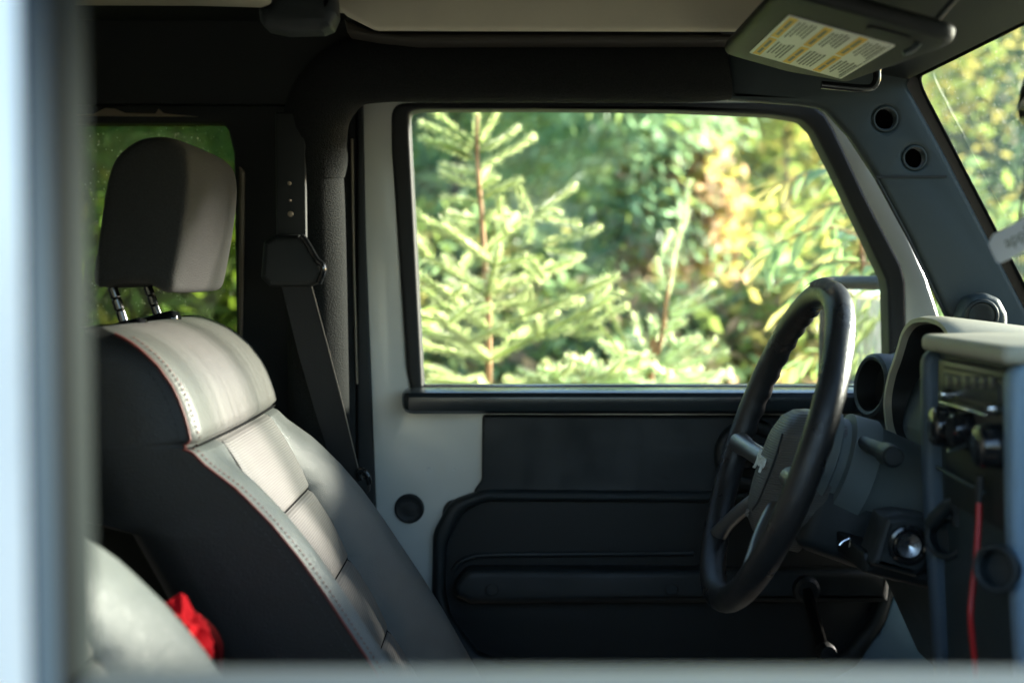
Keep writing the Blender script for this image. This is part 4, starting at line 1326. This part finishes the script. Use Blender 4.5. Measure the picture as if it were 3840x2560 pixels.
random.seed(21)
y1 = 2.75
sapling('young_spruce', 'tall pale spruce sapling behind the rear half of the driver window', (P(1845, 1500, y1).x, y1), None, y1,
        [(1785, 550, 1605, 405), (1780, 560, 1570, 460), (1778, 600, 1582, 528), (1770, 590, 1650, 540), (1788, 540, 1792, 380), (1800, 540, 1890, 380), (1795, 570, 1948, 478), (1800, 625, 2008, 500),
         (1790, 650, 1645, 612), (1795, 695, 1655, 655), (1800, 762, 1652, 745), (1800, 835, 1675, 805), (1800, 690, 1828, 640), (1805, 705, 1865, 675), (1815, 740, 1958, 680), (1930, 690, 1960, 785), (1945, 690, 2000, 800),
         (2005, 795, 2160, 692), (1870, 800, 1872, 745), (1815, 815, 1900, 790), (2010, 800, 2105, 795), (2000, 810, 2175, 840), (2035, 910, 2255, 850), (2040, 935, 2170, 960), (1960, 985, 2035, 1045),
         (1985, 960, 2040, 1040), (1830, 1060, 1980, 960), (1700, 880, 1560, 800), (1690, 880, 1615, 845), (1630, 950, 1555, 880), (2000, 800, 1985, 900), (1990, 1080, 1985, 1180), (1900, 1130, 1990, 1070), (1900, 1150, 2010, 1145),
         (2190, 1210, 2240, 1080), (2190, 1200, 2290, 1075), (2160, 1250, 2170, 1130), (2200, 1215, 2360, 1150), (2260, 1110, 2350, 1310), (2220, 1190, 2330, 1330), (2150, 1260, 2255, 1250)],
        [(1832, 1250), (1822, 1050), (1808, 850), (1796, 690), (1788, 550), (1790, 430)],
        [(1812, 960, 4, 0.19, 32, 1), (1826, 1110, 4, 0.27, 28, 1), (1832, 1240, 4, 0.30, 26, 2), (1836, 1350, 5, 0.34, 20, 2), (1842, 1480, 5, 0.40, 14, 2)],
        [FOL['young'], FOL['tip'], M['bark']], 0.0138)
y2 = 2.85
sapling('young_spruce', 'thin blue-green spruce sapling with two upright leaders beside the steering wheel', (P(2430, 1500, y2).x, y2), None, y2,
        [(2500, 1090, 2475, 970), (2475, 980, 2530, 870), (2505, 1110, 2560, 850), (2555, 870, 2580, 680), (2490, 1130, 2398, 1065), (2505, 1160, 2680, 1062), (2512, 1182, 2702, 1112), (2505, 1215, 2535, 1205), (2470, 1240, 2450, 1195),
         (2400, 1270, 2390, 1180), (2440, 1280, 2450, 1200), (2450, 1360, 2300, 1300), (2460, 1340, 2580, 1300), (2470, 1380, 2690, 1270), (2480, 1400, 2720, 1310), (2560, 1420, 2745, 1405), (2440, 1400, 2300, 1330), (2430, 1440, 2270, 1400), (2500, 1430, 2700, 1390), (2480, 1250, 2560, 1200)],
        [(2440, 1440), (2465, 1330), (2488, 1220), (2500, 1120), (2520, 1000)],
        [(2448, 1390, 5, 0.15, 25, 1), (2438, 1480, 5, 0.22, 18, 2), (2432, 1580, 5, 0.28, 12, 3)],
        [FOL['youngblue'], FOL['tip'], M['bark']], 0.0142)
y3 = 2.7
sapling('young_spruce', 'small silvery spruce tip just above the sill between the two saplings', (P(2160, 1600, y3).x, y3), None, y3,
        [(2180, 1440, 2110, 1380), (2190, 1430, 2215, 1345), (2230, 1440, 2260, 1360), (2120, 1450, 2060, 1420), (2250, 1450, 2330, 1420)],
        [(2170, 1600), (2185, 1480), (2195, 1400)], [(2180, 1500, 6, 0.14, 25, 4), (2175, 1600, 6, 0.2, 10, 5)],
        [FOL['youngblue'], FOL['tip'], M['bark']], 0.011)

def leaflet(mb, a, d, up, L, w, m):
    d = d.normalized(); s = d.cross(up)
    if s.length < 1e-3: s = d.orthogonal()
    s.normalize(); nrm = s.cross(d)
    prev = None
    cur = []
    N = 4
    for i in range(N + 1):
        t = i / N
        ww = w * math.sin(math.pi * min(0.97, 0.06 + t * 0.94)) ** 0.8
        c = a + d * L * t - Vector((0, 0, 1)) * L * 0.18 * t * t
        cur.append((c - s * ww + nrm * ww * 0.25, c, c + s * ww + nrm * ww * 0.25))
    for p, q in zip(cur, cur[1:]):
        mb.quad(p[0], p[1], q[1], q[0], m); mb.quad(p[1], p[2], q[2], q[1], m)

def rowan(label, base, y, fronds, name='rowan_shrub'):
    root = empty(name, (base[0], base[1], 0))
    tag(root, label, 'shrub')
    st = MB(); lf = MB()
    random.seed(5)
    for pts in fronds:
        path = spline([P(u, v, y + dy) for u, v, dy in pts], 5)
        st.tube(path, 0.004, 0.0018, 6, 0)
        n = len(path)
        for i in range(2, n):
            if i % 2: continue
            t = (path[min(i + 1, n - 1)] - path[max(i - 1, 0)]).normalized()
            sd = t.cross(Vector((0, -0.4, 1))).normalized()
            for sg in (-1, 1):
                dd = t * 0.7 + sd * sg * 0.8 + Vector((0, random.uniform(-0.3, 0.3), -0.15 + random.uniform(-0.35, 0.25)))
                leaflet(lf, path[i], dd, Vector((random.uniform(-0.5, 0.5), -0.4, 1)), random.uniform(0.055, 0.085), random.uniform(0.009, 0.013), 0 if random.random() < 0.75 else 1)
        leaflet(lf, path[-1], path[-1] - path[-2], Vector((0, -0.4, 1)), 0.07, 0.011, 1)
    for (u, v) in ((3230, 900), (3330, 1050)):
        p = P(u, v, y)
        st.tube(spline([Vector((base[0], base[1], 0)), Vector((base[0] * 0.6 + p.x * 0.4, y, 0.8)), p], 6), 0.014, 0.005, 7, 0)
    st.build('stem', [M['bark']], root)
    lf.build('leaves', [FOL['rowan'], FOL['rowany']], root)
rowan('tall shrub with glossy narrow leaflets and reddish stalks at the front of the driver window', (P(3330, 1500, 2.85).x, 2.85), 2.85,
      [[(3330, 700, 0), (3200, 640, 0.0), (3060, 640, 0.02), (2930, 690, 0.0)],
       [(3340, 820, 0.05), (3250, 770, 0.0), (3140, 760, -0.02), (3040, 800, 0.0)],
       [(3330, 960, 0), (3200, 880, 0.03), (3080, 850, 0.0), (2930, 910, 0.0), (2880, 960, 0)],
       [(3340, 1010, 0), (3200, 980, 0.0), (3080, 990, 0.05), (2990, 1060, 0.0)],
       [(3340, 1100, 0.1), (3200, 1040, 0.1), (3060, 1060, 0.1), (2960, 1140, 0.1)],
       [(3350, 900, 0.12), (3290, 840, 0.1), (3180, 900, 0.1), (3120, 960, 0.1)],
       [(3340, 1200, 0.1), (3240, 1130, 0.1), (3130, 1150, 0.1)],
       [(3340, 1400, 0.1), (3200, 1330, 0.1), (3050, 1330, 0.1), (2950, 1390, 0.1)],
       [(3340, 600, 0.1), (3240, 560, 0.1), (3160, 590, 0.1)]])

def clump_tree(name, label, base, H, Wd, shape, mats, weights, n, leaf, seed, low=0.05, droop=0.0, cat='tree', group=None, trunk_r=0.05):
    """crown of many leaf-sized faces gathered in boughs, with gaps between"""
    random.seed(seed)
    root = empty(name, (base[0], base[1], 0))
    tag(root, label, cat, group)
    tb = MB()
    tb.tube([Vector((base[0], base[1], 0)), Vector((base[0] + 0.02, base[1], H * 0.5)), Vector((base[0], base[1], H * 0.93))], trunk_r, trunk_r * 0.15, 8, 0)
    mb = MB()
    nb = 90
    boughs = []
    for i in range(nb):
        f = random.random() ** 0.8
        z = H * (low + (1 - low) * f)
        if shape == 'cone': rad = Wd * (1 - f) ** 0.85 + 0.05
        else: rad = Wd * math.sqrt(max(0.03, 1 - (2 * f - 0.95) ** 2))
        az = random.uniform(0, 6.283)
        o = Vector((math.cos(az), math.sin(az), 0))
        s = Vector((base[0], base[1], z + rad * 0.15))
        e = Vector((base[0], base[1], z)) + o * rad * random.uniform(0.75, 1.1) + Vector((0, 0, -droop * rad + (0.25 * rad if shape != 'cone' else 0)))
        boughs.append((s, e, rad))
        if i % 3 == 0: tb.tube([s, (s + e) / 2 + Vector((0, 0, 0.03)), e], trunk_r * 0.22, 0.004, 5, 0)
    cum = []; t = 0
    for w in weights: t += w; cum.append(t)
    for i in range(int(n * 1.5)):
        s, e, rad = random.choice(boughs)
        f = random.random() ** 0.6
        c = s + (e - s) * f
        sp = 0.10 * rad + 0.05
        c = c + Vector((random.gauss(0, sp), random.gauss(0, sp), random.gauss(0, sp * (0.35 if shape == 'cone' else 0.9))))
        x = random.random() * t
        m = next(k for k, q in enumerate(cum) if x <= q)
        L = leaf * random.uniform(0.6, 1.5)
        d = Vector((random.gauss(0, 1), random.gauss(0, 1), random.gauss(0, 0.6) - droop)).normalized()
        if shape == 'cone':
            d = ((e - s).normalized() * 0.9 + d * 0.7).normalized()
        w = d.cross(Vector((random.gauss(0, 1), random.gauss(0, 1), random.gauss(0, 1)))).normalized() * L * (0.10 if shape == 'cone' else 0.22)
        mb.quad(c - d * L * 0.5, c + w, c + d * L * 0.5, c - w, m)
    tb.build('trunk', [M['barkdark']], root)
    mb.build('crown', mats, root)
    return root
def at(u, y): return (P(u, 1042, y).x, y)
D, MI, LE, YE, PE = FOL['dark'], FOL['mid'], FOL['leaf'], FOL['yellow'], FOL['peach']
clump_tree('spruce_tree', 'dark blue-green spruce behind the middle of the driver window', at(2320, 5.8), 3.4, 0.85, 'cone', [D, MI, LE], (2, 4, 1), 16200, 0.065, 31, droop=0.35, group='big spruces behind')
clump_tree('spruce_tree', 'dark green spruce behind the pale sapling', at(1700, 6.2), 4.2, 1.0, 'cone', [D, LE], (4, 1), 12600, 0.065, 32, droop=0.35, group='big spruces behind')
clump_tree('spruce_tree', 'low dark spruce above the steering wheel rim', at(2790, 6.0), 1.62, 0.8, 'cone', [D, MI], (3, 2), 10800, 0.065, 33, droop=0.35, group='big spruces behind')
clump_tree('spruce_tree', 'dark spruce seen through the tinted rear window', at(640, 5.6), 4.0, 1.3, 'cone', [D, MI, LE], (2, 2, 1.5), 16200, 0.065, 34, droop=0.35, group='big spruces behind')
clump_tree('spruce_tree', 'spruce at the left edge behind the headrest', at(150, 6.5), 4.5, 1.5, 'cone', [D, MI, YE], (2, 2, 1), 14400, 0.065, 35, droop=0.35, group='big spruces behind')
clump_tree('spruce_tree', 'blue-green spruce seen through the windscreen', at(3660, 9.0), 4.2, 1.5, 'cone', [FOL['pine'], D], (4, 1), 19800, 0.065, 36, droop=0.35, group='big spruces behind')
clump_tree('yellow_bush', 'tall yellow-green bush behind the front half of the driver window', at(2930, 7.4), 3.6, 1.3, 'round', [LE, YE], (2.5, 2.5), 13000, 0.07, 37, cat='bush', trunk_r=0.03)
clump_tree('yellow_bush', 'low golden bush behind the steering wheel', at(2830, 4.9), 1.30, 0.75, 'round', [YE, LE, PE], (2, 2, 1), 6000, 0.06, 38, cat='bush', trunk_r=0.02)
clump_tree('rusty_bush', 'bright peach-leaved bush glowing between the spruces', at(2580, 5.6), 1.95, 0.30, 'round', [PE, YE], (2, 2), 6000, 0.08, 39, cat='bush', trunk_r=0.02)
clump_tree('yellow_bush', 'olive bush low behind the pale sapling', at(1560, 5.2), 1.6, 0.7, 'round', [LE, YE, D], (2, 1, 2), 5000, 0.07, 40, cat='bush', trunk_r=0.02)
clump_tree('rusty_bush', 'brownish bush at the foot of the dark spruce', at(2330, 4.8), 1.25, 0.7, 'round', [LE, PE, D], (1, 1, 2), 5000, 0.07, 41, cat='bush', trunk_r=0.02)
clump_tree('yellow_bush', 'bright yellow-green bush through the lower windscreen', at(3470, 5.2), 1.75, 0.5, 'round', [D, LE, YE], (3, 2, 1), 6000, 0.07, 42, cat='bush', trunk_r=0.02)
clump_tree('yellow_bush', 'mossy bush through the rear window beneath the headrest', at(620, 4.4), 1.55, 0.9, 'round', [LE, D, YE], (3, 3, 1), 7000, 0.07, 43, cat='bush', trunk_r=0.02)
clump_tree('birch_tree', 'pale leafy tree at the right edge of the windscreen', at(3900, 10.0), 4.2, 1.3, 'round', [FOL['pine'], MI], (4, 1), 7000, 0.09, 44, trunk_r=0.04)
# the wood beyond, plus unseen trees added behind the camera to cut light
mb = MB(); random.seed(77)
for i in range(70000):
    az = R(-75 + 101 * random.random() ** 0.85) if i < 44000 else R(random.uniform(105, 285))
    dd = random.uniform(9.5, 13)
    top = (3.5 if i < 44000 else 3.0) + 0.7 * math.sin(az * 9) + 0.4 * math.sin(az * 23)
    if i >= 60000:
        az = R(random.uniform(-40, 26)); dd = random.uniform(13.2, 14.5); top = 5.4
    z = random.random() ** 1.1 * top
    c = Vector((math.sin(az) * dd, math.cos(az) * dd + 1.0, z))
    L = random.uniform(0.06, 0.15) * (1 if i < 44000 else 3.2)
    if i >= 60000: L = random.uniform(0.35, 0.7)
    d = Vector((random.gauss(0, 1), random.gauss(0, 1), random.gauss(0, 0.6))).normalized()
    w = d.cross(Vector((random.gauss(0, 1), random.gauss(0, 1), random.gauss(0, 1)))).normalized() * L * (0.15 if i < 60000 else 0.38)
    ph = math.sin(az * 31 + z * 1.3) + math.sin(az * 13 - z * 2)
    m = 0 if ph > 0.0 else (1 if ph > -0.7 else 2)
    if random.random() < 0.12: m = 3
    if 44000 <= i < 60000: m = 4
    if R(15) < az < R(27): m = 5
    mb.quad(c - d * L * 0.5, c + w, c + d * L * 0.5, c - w, m)
fo = mb.build('forest', [D, MI, LE, YE, FOL['far'], FOL['pine']], None)
tag(fo, 'mixed autumn wood closing the view behind the bushes, plus unseen trees added behind the camera', 'forest', kind='stuff')
for o in bpy.data.objects:
    if '_w' in o.keys():
        del o['_w']
